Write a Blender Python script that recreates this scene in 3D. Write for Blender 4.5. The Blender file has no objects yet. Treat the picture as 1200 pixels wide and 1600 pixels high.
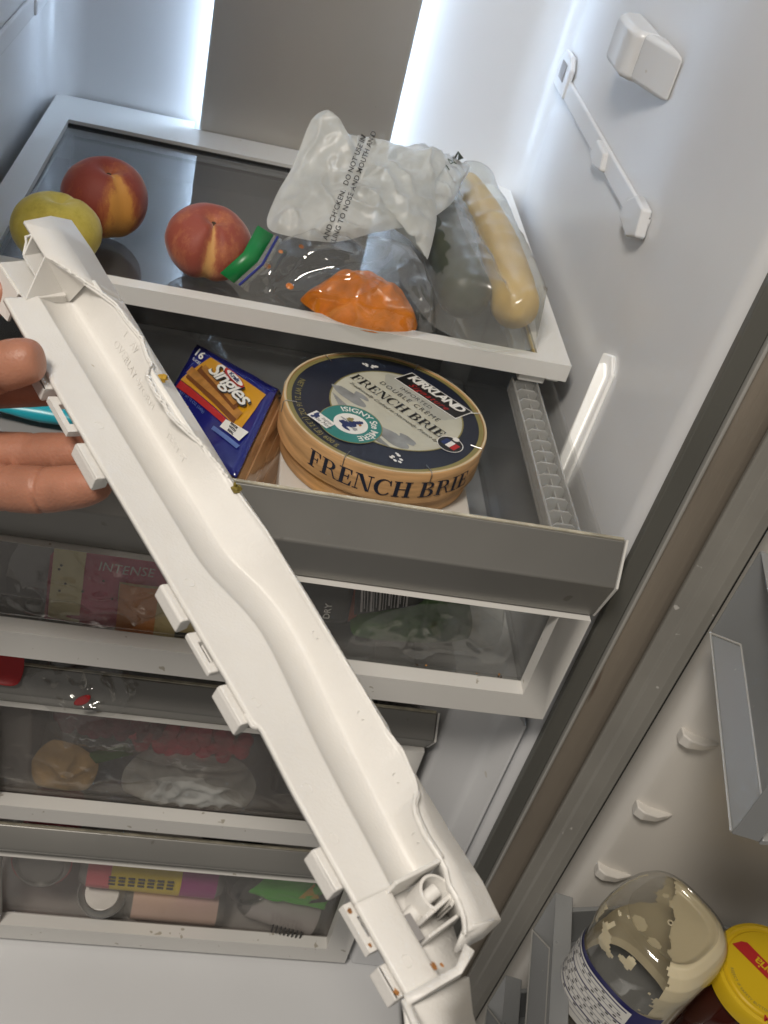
import bpy, bmesh, math, random
from math import sin, cos, pi, radians as rad
from mathutils import Vector, Matrix, noise
from mathutils.bvhtree import BVHTree

random.seed(7)
SC = bpy.context.scene
COL = SC.collection

# ------------------------------------------------------------------ camera
cam_d = bpy.data.cameras.new('camera'); cam = bpy.data.objects.new('camera', cam_d); COL.objects.link(cam)
CR = ((0.9741, -0.0420, 0.2221), (0.1463, -0.6318, -0.7612), (0.1723, 0.7740, -0.6093))   # right, down, forward
CC = Vector((-0.2429, -0.9598, 0.3438))
_x = Vector(CR[0]).normalized(); _f = Vector(CR[2]).normalized(); _x = (_x - _f * _x.dot(_f)).normalized()
_y = (-_f).cross(_x)
cam.matrix_world = Matrix(((_x.x, _y.x, -_f.x, CC.x), (_x.y, _y.y, -_f.y, CC.y), (_x.z, _y.z, -_f.z, CC.z), (0, 0, 0, 1)))
cam_d.sensor_fit = 'VERTICAL'; cam_d.sensor_height = 24.0; cam_d.lens = 24.0 * 1626.5 / 1600.0
cam_d.clip_start = 0.01; cam_d.clip_end = 50
cam_d.dof.use_dof = True; cam_d.dof.focus_distance = 0.56; cam_d.dof.aperture_fstop = 16.0
SC.camera = cam
SC.cycles.use_denoising = True; SC.cycles.use_adaptive_sampling = True; SC.cycles.adaptive_threshold = 0.02
SC.cycles.max_bounces = 10; SC.cycles.transparent_max_bounces = 24
SC.cycles.caustics_reflective = False; SC.cycles.caustics_refractive = False
SC.view_settings.view_transform = 'Standard'; SC.view_settings.look = 'None'
SC.view_settings.exposure = 0.32; SC.view_settings.gamma = 1.0

# ------------------------------------------------------------------ light
world = bpy.data.worlds.new('World'); SC.world = world; world.use_nodes = True
bg = world.node_tree.nodes['Background']
bg.inputs[0].default_value = (1.0, 0.94, 0.87, 1); bg.inputs[1].default_value = 0.14
def area(name, loc, target, sx, sy, power, col):
    l = bpy.data.lights.new(name, 'AREA'); l.shape = 'RECTANGLE'; l.size = sx; l.size_y = sy; l.energy = power; l.color = col
    o = bpy.data.objects.new(name, l); COL.objects.link(o); o.location = loc
    o.rotation_euler = (Vector(target) - Vector(loc)).to_track_quat('-Z', 'Y').to_euler()
    return o
area('kitchen_ceiling_light', (-0.76, -1.34, 1.55), (-0.15, -0.55, -0.10), 0.36, 0.36, 20, (1.0, 0.92, 0.82))

# ------------------------------------------------------------------ materials
MATS = {}
def mat(name, col, rough=0.5, metal=0.0, spec=0.5, coat=0.0, emit=None, estr=0.0, sss=0.0, sssr=(.01, .005, .003), alpha=1.0,
        speck=0.0, speck_scale=60, speck_col=(.1, .07, .04), vary=0.0, vary_scale=6, bump=0.0, bump_scale=200, rvar=0.0, aniso=None):
    m = bpy.data.materials.new(name); m.use_nodes = True; nt = m.node_tree; b = nt.nodes['Principled BSDF']
    b.inputs['Base Color'].default_value = (*col, 1); b.inputs['Roughness'].default_value = rough; b.inputs['Metallic'].default_value = metal
    b.inputs['Specular IOR Level'].default_value = spec; b.inputs['Coat Weight'].default_value = coat; b.inputs['Coat Roughness'].default_value = .08
    if emit: b.inputs['Emission Color'].default_value = (*emit, 1); b.inputs['Emission Strength'].default_value = estr
    if sss: b.inputs['Subsurface Weight'].default_value = sss; b.inputs['Subsurface Radius'].default_value = sssr; b.inputs['Subsurface Scale'].default_value = 1.0
    N = nt.nodes; L = nt.links
    tc = N.new('ShaderNodeTexCoord'); src = tc.outputs['Object']
    last = None
    def noi(scale, det=4):
        n = N.new('ShaderNodeTexNoise'); n.inputs['Scale'].default_value = scale; n.inputs['Detail'].default_value = det
        if aniso:
            mp = N.new('ShaderNodeMapping'); mp.inputs['Scale'].default_value = aniso; L.new(src, mp.inputs[0]); L.new(mp.outputs[0], n.inputs['Vector'])
        else: L.new(src, n.inputs['Vector'])
        return n
    if vary:
        n = noi(vary_scale); mx = N.new('ShaderNodeMix'); mx.data_type = 'RGBA'
        mx.inputs[6].default_value = (*[c * (1 - vary) for c in col], 1); mx.inputs[7].default_value = (*[min(1, c * (1 + vary)) for c in col], 1)
        cr = N.new('ShaderNodeMapRange'); cr.inputs[1].default_value = .3; cr.inputs[2].default_value = .7
        L.new(n.outputs[0], cr.inputs[0]); L.new(cr.outputs[0], mx.inputs[0]); last = mx.outputs[2]
    if speck:
        n = noi(speck_scale, 2); cr = N.new('ShaderNodeValToRGB'); cr.color_ramp.elements[0].position = 1 - speck - .02; cr.color_ramp.elements[1].position = 1 - speck
        L.new(n.outputs[0], cr.inputs[0]); mx = N.new('ShaderNodeMix'); mx.data_type = 'RGBA'; mx.inputs[6].default_value = (*col, 1)
        if last: L.new(last, mx.inputs[6])
        mx.inputs[7].default_value = (*speck_col, 1); L.new(cr.outputs[0], mx.inputs[0]); last = mx.outputs[2]
    if last: L.new(last, b.inputs['Base Color'])
    if bump:
        n = noi(bump_scale, 3); bp = N.new('ShaderNodeBump'); bp.inputs['Strength'].default_value = bump; bp.inputs['Distance'].default_value = .001
        L.new(n.outputs[0], bp.inputs['Height']); L.new(bp.outputs[0], b.inputs['Normal'])
    if rvar:
        n = noi(25, 5); mr = N.new('ShaderNodeMapRange'); mr.inputs[3].default_value = max(.02, rough - rvar); mr.inputs[4].default_value = rough + rvar
        L.new(n.outputs[0], mr.inputs[0]); L.new(mr.outputs[0], b.inputs['Roughness'])
    MATS[name] = m; return m
def film_mat(name, tint, diff, dcol, rough=0.1, refl=1.0, bump=0.0, bump_scale=80, mask=None, tl=.5, crinkle=False, ridge_glint=False):
    """thin plastic film or sheet: part clear, part milky, with a Fresnel gloss"""
    m = bpy.data.materials.new(name); m.use_nodes = True; nt = m.node_tree; N = nt.nodes; L = nt.links
    for n in list(N): N.remove(n)
    out = N.new('ShaderNodeOutputMaterial'); tr = N.new('ShaderNodeBsdfTransparent'); tr.inputs[0].default_value = (*tint, 1)
    df = N.new('ShaderNodeBsdfDiffuse'); df.inputs[0].default_value = (*dcol, 1)
    tlb = N.new('ShaderNodeBsdfTranslucent'); tlb.inputs[0].default_value = (*dcol, 1)
    dm = N.new('ShaderNodeMixShader'); dm.inputs[0].default_value = tl; L.new(df.outputs[0], dm.inputs[1]); L.new(tlb.outputs[0], dm.inputs[2])
    m1 = N.new('ShaderNodeMixShader'); m1.inputs[0].default_value = diff; L.new(tr.outputs[0], m1.inputs[1]); L.new(dm.outputs[0], m1.inputs[2])
    gl = N.new('ShaderNodeBsdfGlossy'); gl.inputs['Roughness'].default_value = rough
    fr = N.new('ShaderNodeLayerWeight'); fr.inputs['Blend'].default_value = .5
    pw = N.new('ShaderNodeMath'); pw.operation = 'POWER'; pw.inputs[1].default_value = 4.5; L.new(fr.outputs['Facing'], pw.inputs[0])
    mu = N.new('ShaderNodeMath'); mu.operation = 'MULTIPLY_ADD'; mu.inputs[1].default_value = min(.96, .9 * refl); mu.inputs[2].default_value = .04 * refl; mu.use_clamp = True; L.new(pw.outputs[0], mu.inputs[0])
    m2 = N.new('ShaderNodeMixShader'); L.new(mu.outputs[0], m2.inputs[0]); L.new(m1.outputs[0], m2.inputs[1]); L.new(gl.outputs[0], m2.inputs[2])
    L.new(m2.outputs[0], out.inputs[0])
    tc = N.new('ShaderNodeTexCoord')
    if mask:
        n = N.new('ShaderNodeTexNoise'); n.inputs['Scale'].default_value = mask[0]; n.inputs['Detail'].default_value = 5; L.new(tc.outputs['Object'], n.inputs['Vector'])
        mr = N.new('ShaderNodeMapRange'); mr.inputs[1].default_value = .35; mr.inputs[2].default_value = .65; mr.inputs[3].default_value = mask[1]; mr.inputs[4].default_value = mask[2]
        if ridge_glint: n.noise_type = 'RIDGED_MULTIFRACTAL'; n.inputs['Detail'].default_value = 3; n.inputs['Distortion'].default_value = .8; mr.inputs[1].default_value = .42; mr.inputs[2].default_value = .85  # whitened ridges paint glints onto the creases of the film
        L.new(n.outputs[0], mr.inputs[0]); L.new(mr.outputs[0], m1.inputs[0])
    if bump:
        n = N.new('ShaderNodeTexNoise'); n.inputs['Scale'].default_value = bump_scale; n.inputs['Detail'].default_value = 3; L.new(tc.outputs['Object'], n.inputs['Vector'])
        if crinkle: n.noise_type = 'RIDGED_MULTIFRACTAL'; n.inputs['Distortion'].default_value = .5; n.inputs['Detail'].default_value = 2.2
        bp = N.new('ShaderNodeBump'); bp.inputs['Strength'].default_value = bump; bp.inputs['Distance'].default_value = .0018 if crinkle else .002; L.new(n.outputs[0], bp.inputs['Height'])
        for q in (gl, df, fr): L.new(bp.outputs[0], q.inputs['Normal'])
    MATS[name] = m; return m

mat('liner_white', (.735, .745, .76), rough=.24, speck=.20, speck_scale=60, speck_col=(.62, .60, .565), rvar=.05, bump=.02, bump_scale=24, vary=.02, vary_scale=9)
mat('white_plastic', (.76, .755, .73), rough=.32, speck=.24, speck_scale=70, speck_col=(.62, .59, .52), rvar=.06)
mat('frame_white', (.74, .73, .70), rough=.35, speck=.27, speck_scale=120, speck_col=(.45, .42, .36), vary=.03)
mat('trim_white', (.77, .755, .725), rough=.40, bump=.2, bump_scale=900, vary=.045, vary_scale=22, speck=.215, speck_scale=110, speck_col=(.56, .51, .42), rvar=.1)
mat('trim_break', (.82, .81, .78), rough=.5, bump=.8, bump_scale=700)
mat('rust', (.33, .14, .035), rough=.8, vary=.5, vary_scale=300)
mat('back_panel', (.46, .44, .405), rough=.42, metal=.4, vary=.07, vary_scale=4, speck=.25, speck_scale=40, speck_col=(.085, .08, .075), rvar=.06)
mat('lower_panel', (.13, .13, .132), rough=.5)
mat('led', (1, 1, 1), emit=(.58, .76, 1.0), estr=18)
mat('lamp_lens', (.85, .85, .84), rough=.25, emit=(1.0, .94, .84), estr=.16)
mat('lamp_glow', (.9, .9, .9), rough=.25, emit=(1.0, .94, .83), estr=.45)
mat('handle_grey', (.255, .25, .235), rough=.36, metal=.55, vary=.05, rvar=.05, speck=.25, speck_scale=45, speck_col=(.19, .18, .165))
mat('bin_grey', (.30, .31, .315), rough=.30, metal=.3, speck=.24, speck_scale=160, speck_col=(.42, .42, .4), rvar=.06)
mat('tan_edge', (.50, .46, .36), rough=.6, vary=.35, vary_scale=60)
mat('flange_dark', (.15, .15, .135), rough=.4, metal=.3)
mat('flange_edge', (.55, .54, .51), rough=.3, metal=.4)
mat('steel_reflect_tan', (.50, .44, .37), rough=.33, metal=.75, bump=.10, bump_scale=500, aniso=(1, 1, .06), speck=.27, speck_scale=50, speck_col=(.16, .10, .07))  # tan tint paints in the warm reflection seen in the steel
mat('gasket', (.27, .26, .235), rough=.34, vary=.12, vary_scale=12, bump=.1, bump_scale=60, rvar=.1, speck=.27, speck_scale=90, speck_col=(.55, .53, .5))
mat('black', (.006, .006, .006), rough=.7)
mat('door_white', (.68, .655, .61), rough=.33, rvar=.06, speck=.22, speck_scale=40, speck_col=(.58, .55, .49))
film_mat('shelf_glass', (.88, .90, .91), .12, (.55, .57, .60), rough=.04, refl=3.2, bump=.02)
film_mat('drawer_clear', (.975, .975, .97), .03, (.8, .8, .78), rough=.06, bump=.08, bump_scale=18, mask=(14, .01, .07))
film_mat('drawer_foggy', (.95, .94, .93), .08, (.60, .56, .52), rough=.16, bump=.05, bump_scale=14, mask=(9, .04, .14))
film_mat('ladder_clear', (.95, .95, .94), .30, (.95, .95, .93), rough=.05, refl=3.5, bump=.2, bump_scale=120)
film_mat('bag_milky', (.96, .97, .96), .6, (.86, .87, .84), rough=.38, bump=1.0, bump_scale=38, mask=(16, .52, .86), tl=.4, crinkle=True)
film_mat('bag_sheer', (.93, .94, .92), .22, (.80, .81, .78), rough=.20, bump=.9, bump_scale=30, mask=(16, .20, .85), tl=.4, crinkle=True, ridge_glint=True)
film_mat('jar_clear', (.97, .965, .95), .02, (.8, .78, .7), rough=.06, refl=1.3, bump=.05, bump_scale=30)
film_mat('bag_clear', (.96, .96, .95), .05, (.88, .88, .86), rough=.08, refl=3.2, bump=1.0, bump_scale=30, mask=(22, .0, .55), tl=.3, crinkle=True, ridge_glint=True)
film_mat('pouch_clear', (.97, .97, .96), .02, (.9, .9, .88), rough=.08, refl=3.6, bump=1.0, bump_scale=34, mask=(24, .0, .45), tl=.3, crinkle=True, ridge_glint=True)
film_mat('wrap_crinkle', (.96, .96, .96), .1, (.92, .90, .92), rough=.12, refl=4.5, bump=1.0, bump_scale=40, mask=(20, .0, .75), tl=.3, crinkle=True, ridge_glint=True)
mat('mash', (.72, .20, .003), rough=.3, bump=.9, bump_scale=80, vary=.3, vary_scale=60, sss=.05, sssr=(.004, .002, .001))
mat('squash', (.66, .44, .13), rough=.4, vary=.14, vary_scale=30, sss=.1)
mat('zucchini', (.035, .040, .022), rough=.4, vary=.4, vary_scale=40)
mat('zip_green', (.01, .20, .05), rough=.35)
mat('zip_blue', (.02, .03, .22), rough=.35)
mat('ink', (.035, .035, .04), rough=.6)
mat('ink_green', (.06, .09, .06), rough=.6)
mat('navy', (.012, .016, .032), rough=.38)
mat('side_ink', (.016, .022, .045), rough=.55)
mat('gold', (.27, .235, .085), rough=.38, metal=.2)
mat('cream', (.52, .51, .42), rough=.45, vary=.10, vary_scale=40)
mat('grey_art', (.27, .28, .28), rough=.5, vary=.3, vary_scale=60)
mat('grey_soft', (.41, .41, .36), rough=.5, vary=.06, vary_scale=40)
mat('teal', (.025, .21, .19), rough=.4)
mat('label_blue', (.015, .03, .12), rough=.5)
mat('black_print', (.010, .010, .011), rough=.4)
mat('white_print', (.78, .77, .73), rough=.5)
mat('red_print', (.42, .02, .02), rough=.45)
mat('wood_side', (.56, .33, .15), rough=.55, vary=.36, vary_scale=22, aniso=(1, 1, 9), bump=.15, bump_scale=60)
mat('wood_edge', (.60, .50, .33), rough=.6)
mat('staple', (.5, .5, .5), rough=.3, metal=1)
mat('carton', (.62, .59, .54), rough=.6, vary=.05)
mat('yellow_print', (.65, .42, .02), rough=.5)
mat('pack_blue', (.008, .010, .16), rough=.22, coat=.5, bump=.25, bump_scale=60)
mat('pack_yellow', (.62, .30, .012), rough=.3, coat=.3)
mat('bread', (.42, .19, .04), rough=.4, vary=.3, vary_scale=90)
mat('bread_dark', (.17, .055, .012), rough=.4)
mat('pack_lightblue', (.10, .16, .40), rough=.4)
mat('cheese', (.64, .38, .20), rough=.35, vary=.15, vary_scale=60)
mat('teal_pack', (.02, .36, .46), rough=.3)
mat('pink_pack', (.56, .06, .14), rough=.4, vary=.12, vary_scale=30)
mat('cream_pack', (.80, .70, .38), rough=.5)
mat('orange_pack', (.75, .26, .04), rough=.4, vary=.1, vary_scale=30)
mat('tan_pack', (.72, .57, .25), rough=.45, vary=.1, vary_scale=30)
mat('black_pack', (.012, .012, .012), rough=.4)
mat('tomato', (.42, .08, .035), rough=.4, vary=.2, vary_scale=40)
mat('leaf_green', (.06, .14, .03), rough=.5, vary=.4, vary_scale=50)
mat('berry', (.22, .015, .045), rough=.35, vary=.5, vary_scale=60)
mat('berry_red', (.60, .04, .08), rough=.35, vary=.35, vary_scale=60)
mat('red_pack', (.45, .012, .015), rough=.35)
mat('tin', (.36, .36, .35), rough=.45, metal=.9)
mat('can_pink', (.80, .15, .19), rough=.3, metal=.2)
mat('can_yellow', (.85, .66, .02), rough=.32)
mat('can_purple', (.42, .04, .28), rough=.32)
mat('can_pale', (.78, .55, .46), rough=.35)
mat('can_dark', (.02, .02, .022), rough=.3)
mat('pack_green', (.08, .55, .03), rough=.3)
mat('pale_label', (.55, .52, .52), rough=.5)
mat('food_mix', (.50, .33, .14), rough=.5, vary=.5, vary_scale=30)
mat('grey_item', (.30, .29, .29), rough=.5, vary=.1)
mat('lid_yellow', (.62, .42, .012), rough=.35, vary=.03)
mat('salsa', (.045, .006, .003), rough=.12, coat=.6)
mat('jar_label_blue', (.018, .018, .11), rough=.35)
mat('mayo', (.70, .62, .43), rough=.35, sss=.2, sssr=(.01, .008, .005))
mat('jar_base', (.52, .44, .27), rough=.3, sss=.1)
mat('crumb', (.50, .30, .03), rough=.6, vary=.3, vary_scale=400)
mat('crumb_green', (.20, .15, .02), rough=.6, vary=.3, vary_scale=400)
mat('skin', (.41, .185, .118), rough=.46, sss=.15, sssr=(.006, .0025, .0012), vary=.16, vary_scale=55, bump=.28, bump_scale=700, rvar=.1)  # base darkened to carry the shade on the hand behind the trim
mat('nail', (.62, .34, .27), rough=.25)
mat('stem', (.05, .03, .015), rough=.8)
def peach_mat(name, red, yel, thr, scale=48):
    m = mat(name, red, rough=.62, sss=.08, sssr=(.006, .003, .002), bump=.12, bump_scale=600)
    nt = m.node_tree; N = nt.nodes; L = nt.links; b = N['Principled BSDF']
    tc = N.new('ShaderNodeTexCoord'); n = N.new('ShaderNodeTexNoise'); n.inputs['Scale'].default_value = scale; n.inputs['Detail'].default_value = 10; n.inputs['Roughness'].default_value = .76
    mp = N.new('ShaderNodeMapping'); mp.inputs['Scale'].default_value = (1.0, 1.0, .5); L.new(tc.outputs['Object'], mp.inputs[0]); L.new(mp.outputs[0], n.inputs['Vector'])
    at = N.new('ShaderNodeAttribute'); at.attribute_name = 'blush'
    ad = N.new('ShaderNodeMath'); ad.operation = 'ADD'; L.new(n.outputs[0], ad.inputs[0]); L.new(at.outputs['Fac'], ad.inputs[1])
    cr = N.new('ShaderNodeValToRGB'); e = cr.color_ramp.elements; e[0].position = thr - .11; e[1].position = thr + .15
    e[0].color = (*[c * .8 for c in red], 1); e[1].color = (*yel, 1); k = cr.color_ramp.elements.new(thr + .03); k.color = (*[(r * 1.35 + y * .5) / 1.85 for r, y in zip(red, yel)], 1)
    L.new(ad.outputs[0], cr.inputs[0]); L.new(cr.outputs[0], b.inputs['Base Color'])
    n2 = N.new('ShaderNodeTexNoise'); n2.inputs['Scale'].default_value = 900; L.new(tc.outputs['Object'], n2.inputs['Vector'])
    b.inputs['Sheen Weight'].default_value = .3; b.inputs['Sheen Roughness'].default_value = .4
    return m
peach_mat('peach_red', (.30, .045, .025), (.58, .27, .05), .58)
peach_mat('peach_yellow', (.50, .40, .05), (.56, .46, .09), .40)
peach_mat('peach_pink', (.36, .075, .045), (.62, .33, .11), .55)

# ------------------------------------------------------------------ mesh helpers
def V3(p): return Vector(p)
class MB:
    def __init__(s): s.v = []; s.f = []
    def add(s, vs, fs):
        o = len(s.v); s.v += [tuple(p) for p in vs]; s.f += [tuple(i + o for i in f) for f in fs]; return s
    def box(s, x0, x1, y0, y1, z0, z1):
        return s.add([(x, y, z) for x in (x0, x1) for y in (y0, y1) for z in (z0, z1)],
                     [(0, 1, 3, 2), (4, 6, 7, 5), (0, 4, 5, 1), (2, 3, 7, 6), (0, 2, 6, 4), (1, 5, 7, 3)])
    def prism(s, poly, axis, a0, a1):
        """2D polygon swept along axis: x -> (y,z), y -> (x,z), z -> (x,y)"""
        def P(a, q): return {'x': (a, q[0], q[1]), 'y': (q[0], a, q[1]), 'z': (q[0], q[1], a)}[axis]
        n = len(poly)
        return s.add([P(a0, q) for q in poly] + [P(a1, q) for q in poly],
                     [tuple(range(n)), tuple(range(2 * n - 1, n - 1, -1))] + [(i, i + n, (i + 1) % n + n, (i + 1) % n) for i in range(n)])
    def ring(s, outer, inner, axis, a0, a1):
        def P(a, q): return {'x': (a, q[0], q[1]), 'y': (q[0], a, q[1]), 'z': (q[0], q[1], a)}[axis]
        n = len(outer); vs = [P(a, q) for a in (a0, a1) for l in (outer, inner) for q in l]; fs = []
        for i in range(n):
            j = (i + 1) % n
            fs += [(i, j, n + j, n + i), (2 * n + i, 3 * n + i, 3 * n + j, 2 * n + j), (i, 2 * n + i, 2 * n + j, j), (n + i, n + j, 3 * n + j, 3 * n + i)]
        return s.add(vs, fs)
    def strip(s, plan, a0, a1):
        """open plan line (x,y) raised from z=a0 to a1"""
        n = len(plan)
        return s.add([(*q, a0) for q in plan] + [(*q, a1) for q in plan], [(i, i + 1, n + i + 1, n + i) for i in range(n - 1)])
    def loft(s, rows, close=False, caps=False):
        n = len(rows[0]); vs = [p for r in rows for p in r]; fs = []
        for i in range(len(rows) - 1):
            for j in range(n if close else n - 1):
                k = (j + 1) % n; fs.append((i * n + j, i * n + k, (i + 1) * n + k, (i + 1) * n + j))
        if caps: fs += [tuple(range(n - 1, -1, -1)), tuple(range((len(rows) - 1) * n, len(rows) * n))]
        return s.add(vs, fs)
    def tube(s, pts, rad_, n=10, caps=True, flat=1.0):
        pts = [V3(p) for p in pts]; rs = rad_ if isinstance(rad_, (list, tuple)) else [rad_] * len(pts); rows = []; up = None
        for i, p in enumerate(pts):
            d = (pts[min(i + 1, len(pts) - 1)] - pts[max(i - 1, 0)]).normalized()
            if up is None: up = d.orthogonal().normalized()
            up = (up - d * up.dot(d)).normalized(); b = d.cross(up)
            rows.append([tuple(p + (up * cos(a) + b * sin(a) * flat) * rs[i]) for a in [2 * pi * k / n for k in range(n)]])
        return s.loft(rows, True, caps)
    def lathe(s, prof, base, axis=(0, 0, 1), n=40, ref=None, squash=None):
        ax = V3(axis).normalized(); e1 = V3(ref) if ref else ax.orthogonal(); e1 = (e1 - ax * e1.dot(ax)).normalized(); e2 = ax.cross(e1); b = V3(base)
        rows = [[tuple(b + ax * h + (e1 * cos(2 * pi * k / n) + e2 * sin(2 * pi * k / n)) * max(r, 1e-5) * (squash(2 * pi * k / n) if squash else 1)) for k in range(n)] for r, h in prof]
        return s.loft(rows, True, True)
    def poly(s, pts): return s.add(pts, [tuple(range(len(pts)))])
    def xf(s, fn): s.v = [tuple(fn(V3(p))) for p in s.v]; return s
    def build(s, name, m, parent=None, bevel=0, seg=2, smooth=True, ang=38, solid=0, soff=-1, sub=0, label=None, face=None):
        root = parent
        while root is not None and root.parent is not None: root = root.parent
        off = root.location if root is not None else Vector((0, 0, 0))
        me = bpy.data.meshes.new(name); me.from_pydata([tuple(V3(p) - off) for p in s.v], [], s.f); me.update()
        bm = bmesh.new(); bm.from_mesh(me); bmesh.ops.remove_doubles(bm, verts=bm.verts, dist=1e-7); bmesh.ops.recalc_face_normals(bm, faces=bm.faces)
        if face is not None and sum(f.calc_area() * f.normal.dot(V3(face)) for f in bm.faces) < 0: bmesh.ops.reverse_faces(bm, faces=bm.faces)
        bm.to_mesh(me); bm.free()
        if smooth:
            me.polygons.foreach_set('use_smooth', [True] * len(me.polygons))
            if not bevel: me.set_sharp_from_angle(angle=rad(ang))
        o = bpy.data.objects.new(name, me); COL.objects.link(o); me.materials.append(MATS[m])
        if parent is not None: o.parent = parent
        if solid: q = o.modifiers.new('solid', 'SOLIDIFY'); q.thickness = solid; q.offset = soff
        if sub: q = o.modifiers.new('sub', 'SUBSURF'); q.levels = sub; q.render_levels = sub
        if bevel:
            q = o.modifiers.new('bevel', 'BEVEL'); q.width = bevel; q.segments = seg; q.limit_method = 'ANGLE'; q.angle_limit = rad(35); q.harden_normals = True
        if label: o['label'] = label
        return o
def thing(name, label, cat, loc=(0, 0, 0), group=None):
    o = bpy.data.objects.new(name, None); COL.objects.link(o); o.location = loc; o.empty_display_size = .02
    o['label'] = label; o['category'] = cat
    if group: o['group'] = group
    return o
def tag(o, label, cat, group=None):
    o['label'] = label; o['category'] = cat
    if group: o['group'] = group
    return o
def rect(x0, x1, y0, y1): return [(x0, y0), (x1, y0), (x1, y1), (x0, y1)]
def lerp(tab, x):
    if x <= tab[0][0]: return tab[0][1]
    for (a, b), (c, d) in zip(tab, tab[1:]):
        if x <= c: return b + (d - b) * (x - a) / (c - a) if c > a else d
    return tab[-1][1]
def nz(p, s=1.0): return noise.noise(V3(p) * s)

# lettering: 2D triangles of a string, as (verts, faces) centred on its width
def glyphs(txt, size, bold=0.0, shear=0.0, space=1.0, align='CENTER'):
    c = bpy.data.curves.new('t', 'FONT'); c.body = txt; c.size = size; c.offset = bold; c.shear = shear; c.space_character = space; c.align_x = align; c.align_y = 'CENTER'
    c.resolution_u = 3; c.fill_mode = 'FRONT'
    o = bpy.data.objects.new('t', c); COL.objects.link(o)
    dg = bpy.context.evaluated_depsgraph_get(); me = bpy.data.meshes.new_from_object(o.evaluated_get(dg))
    vs = [(v.co.x, v.co.y) for v in me.vertices]; fs = [tuple(p.vertices) for p in me.polygons]
    bpy.data.objects.remove(o); bpy.data.curves.remove(c); bpy.data.meshes.remove(me)
    return vs, fs
def arcpoly(cx, cy, ro, ri, a0, a1, n=14, sy=1.0, dx=0.0):
    o = [(cx + ro * cos(a0 + (a1 - a0) * i / n), cy + ro * sy * sin(a0 + (a1 - a0) * i / n)) for i in range(n + 1)]
    i_ = [(cx - dx + ri * cos(a0 + (a1 - a0) * i / n), cy + ri * sy * 1.12 * sin(a0 + (a1 - a0) * i / n)) for i in range(n, -1, -1)]
    return o + i_
def R_(x0, x1, y0, y1): return [(x0, y0), (x1, y0), (x1, y1), (x0, y1)]
def dido(ch):
    """high-contrast serif capitals, height 1: (width, quads/polys)"""
    t, s = .055, .21
    if ch == ' ': return .32, []
    if ch == 'I': return .5, [R_(.14, .14 + s, t, 1 - t), R_(0, .5, 0, t), R_(0, .5, 1 - t, 1)]
    if ch in 'FE':
        p = [R_(.12, .12 + s, t, 1 - t), R_(0, .72, 1 - t, 1), [(.72, 1 - t), (.60, 1 - t), (.70, .70), (.74, .70)], R_(.33, .54, .49, .49 + t), [(.54, .36), (.60, .36), (.60, .68), (.54, .68)]]
        if ch == 'F': return .78, p + [R_(0, .46, 0, t)]
        return .80, p + [R_(0, .76, 0, t), [(.64, t), (.76, t), (.78, .32), (.74, .32)]]
    if ch == 'H': return 1.0, [R_(.10, .10 + s, t, 1 - t), R_(.68, .68 + s, t, 1 - t), R_(0, .42, 0, t), R_(0, .42, 1 - t, 1), R_(.57, 1, 0, t), R_(.57, 1, 1 - t, 1), R_(.31, .68, .48, .48 + t)]
    if ch == 'N': return 1.0, [R_(.13, .13 + t, t, 1 - t), R_(.84, .84 + t, 0, 1 - t), R_(0, .32, 0, t), R_(.70, 1.02, 1 - t, 1), [(0, 1), (.06, 1 - t), (.20, 1 - t), (.20, 1)], [(.19, 1), (.19, .93), (.72, 0), (.839, 0), (.839, .10), (.40, 1)]]
    if ch == 'C':
        o = [(.50 + .48 * cos(a), .5 + .52 * sin(a)) for a in [rad(38 + (322 - 38) * i / 22) for i in range(23)]]
        i_ = [(.56 + .32 * cos(a), .5 + .46 * sin(a)) for a in [rad(322 - (322 - 38) * i / 22) for i in range(23)]]
        quads = [[o[k], o[k + 1], i_[21 - k], i_[22 - k]] for k in range(22)]
        return .95, quads + [[(.80, .98), (.87, .98), (.90, .66), (.84, .66)]]
    def bowl(cx, cy, ro, ry, ri, riy):
        n = 12; A = [-pi / 2 + pi * k / n for k in range(n + 1)]
        return [[(cx + ro * cos(A[k]), cy + ry * sin(A[k])), (cx + ro * cos(A[k + 1]), cy + ry * sin(A[k + 1])), (cx + ri * cos(A[k + 1]), cy + riy * sin(A[k + 1])), (cx + ri * cos(A[k]), cy + riy * sin(A[k]))] for k in range(n)]
    if ch == 'B': return .90, [R_(.12, .12 + s, t, 1 - t), R_(0, .45, 0, t), R_(0, .45, 1 - t, 1), R_(.33, .45, .50, .50 + t)] + bowl(.451, .775, .34, .225, .17, .17) + bowl(.451, .275, .40, .275, .20, .22)
    if ch == 'R': return .95, [R_(.12, .12 + s, t, 1 - t), R_(0, .45, 0, t), R_(0, .45, 1 - t, 1), R_(.33, .45, .47, .47 + t)] + bowl(.451, .735, .36, .265, .17, .21) + [[(.45, .47), (.60, .45), (.82, .02), (.98, .02), (.98, .08), (.88, .08), (.70, .47), (.60, .50)]]
def dido_line(txt, size, space=.10):
    x = 0; polys = []
    for ch in txt:
        w, ps = dido(ch)
        polys += [[((x + a) * size, (b - .5) * size) for a, b in p] for p in ps]
        x += w + space
    W = (x - space) * size
    return [[(a - W / 2, b) for a, b in p] for p in polys]
def polys_to(polys, fn, lift=0.0):
    m = MB()
    for i, p in enumerate(polys): m.poly([fn(a, b, lift + i * 4e-6) for a, b in p])
    return m
def glyphs_to(g, fn, lift=0.0):
    vs, fs = g; m = MB(); m.add([fn(a, b, lift) for a, b in vs], fs); return m
def plane_map(o, e1, e2):
    o, e1, e2 = V3(o), V3(e1).normalized(), V3(e2); e2 = (e2 - e1 * e2.dot(e1)).normalized(); n = e1.cross(e2)
    return lambda a, b, h=0.0: tuple(o + e1 * a + e2 * b + n * h)
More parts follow.
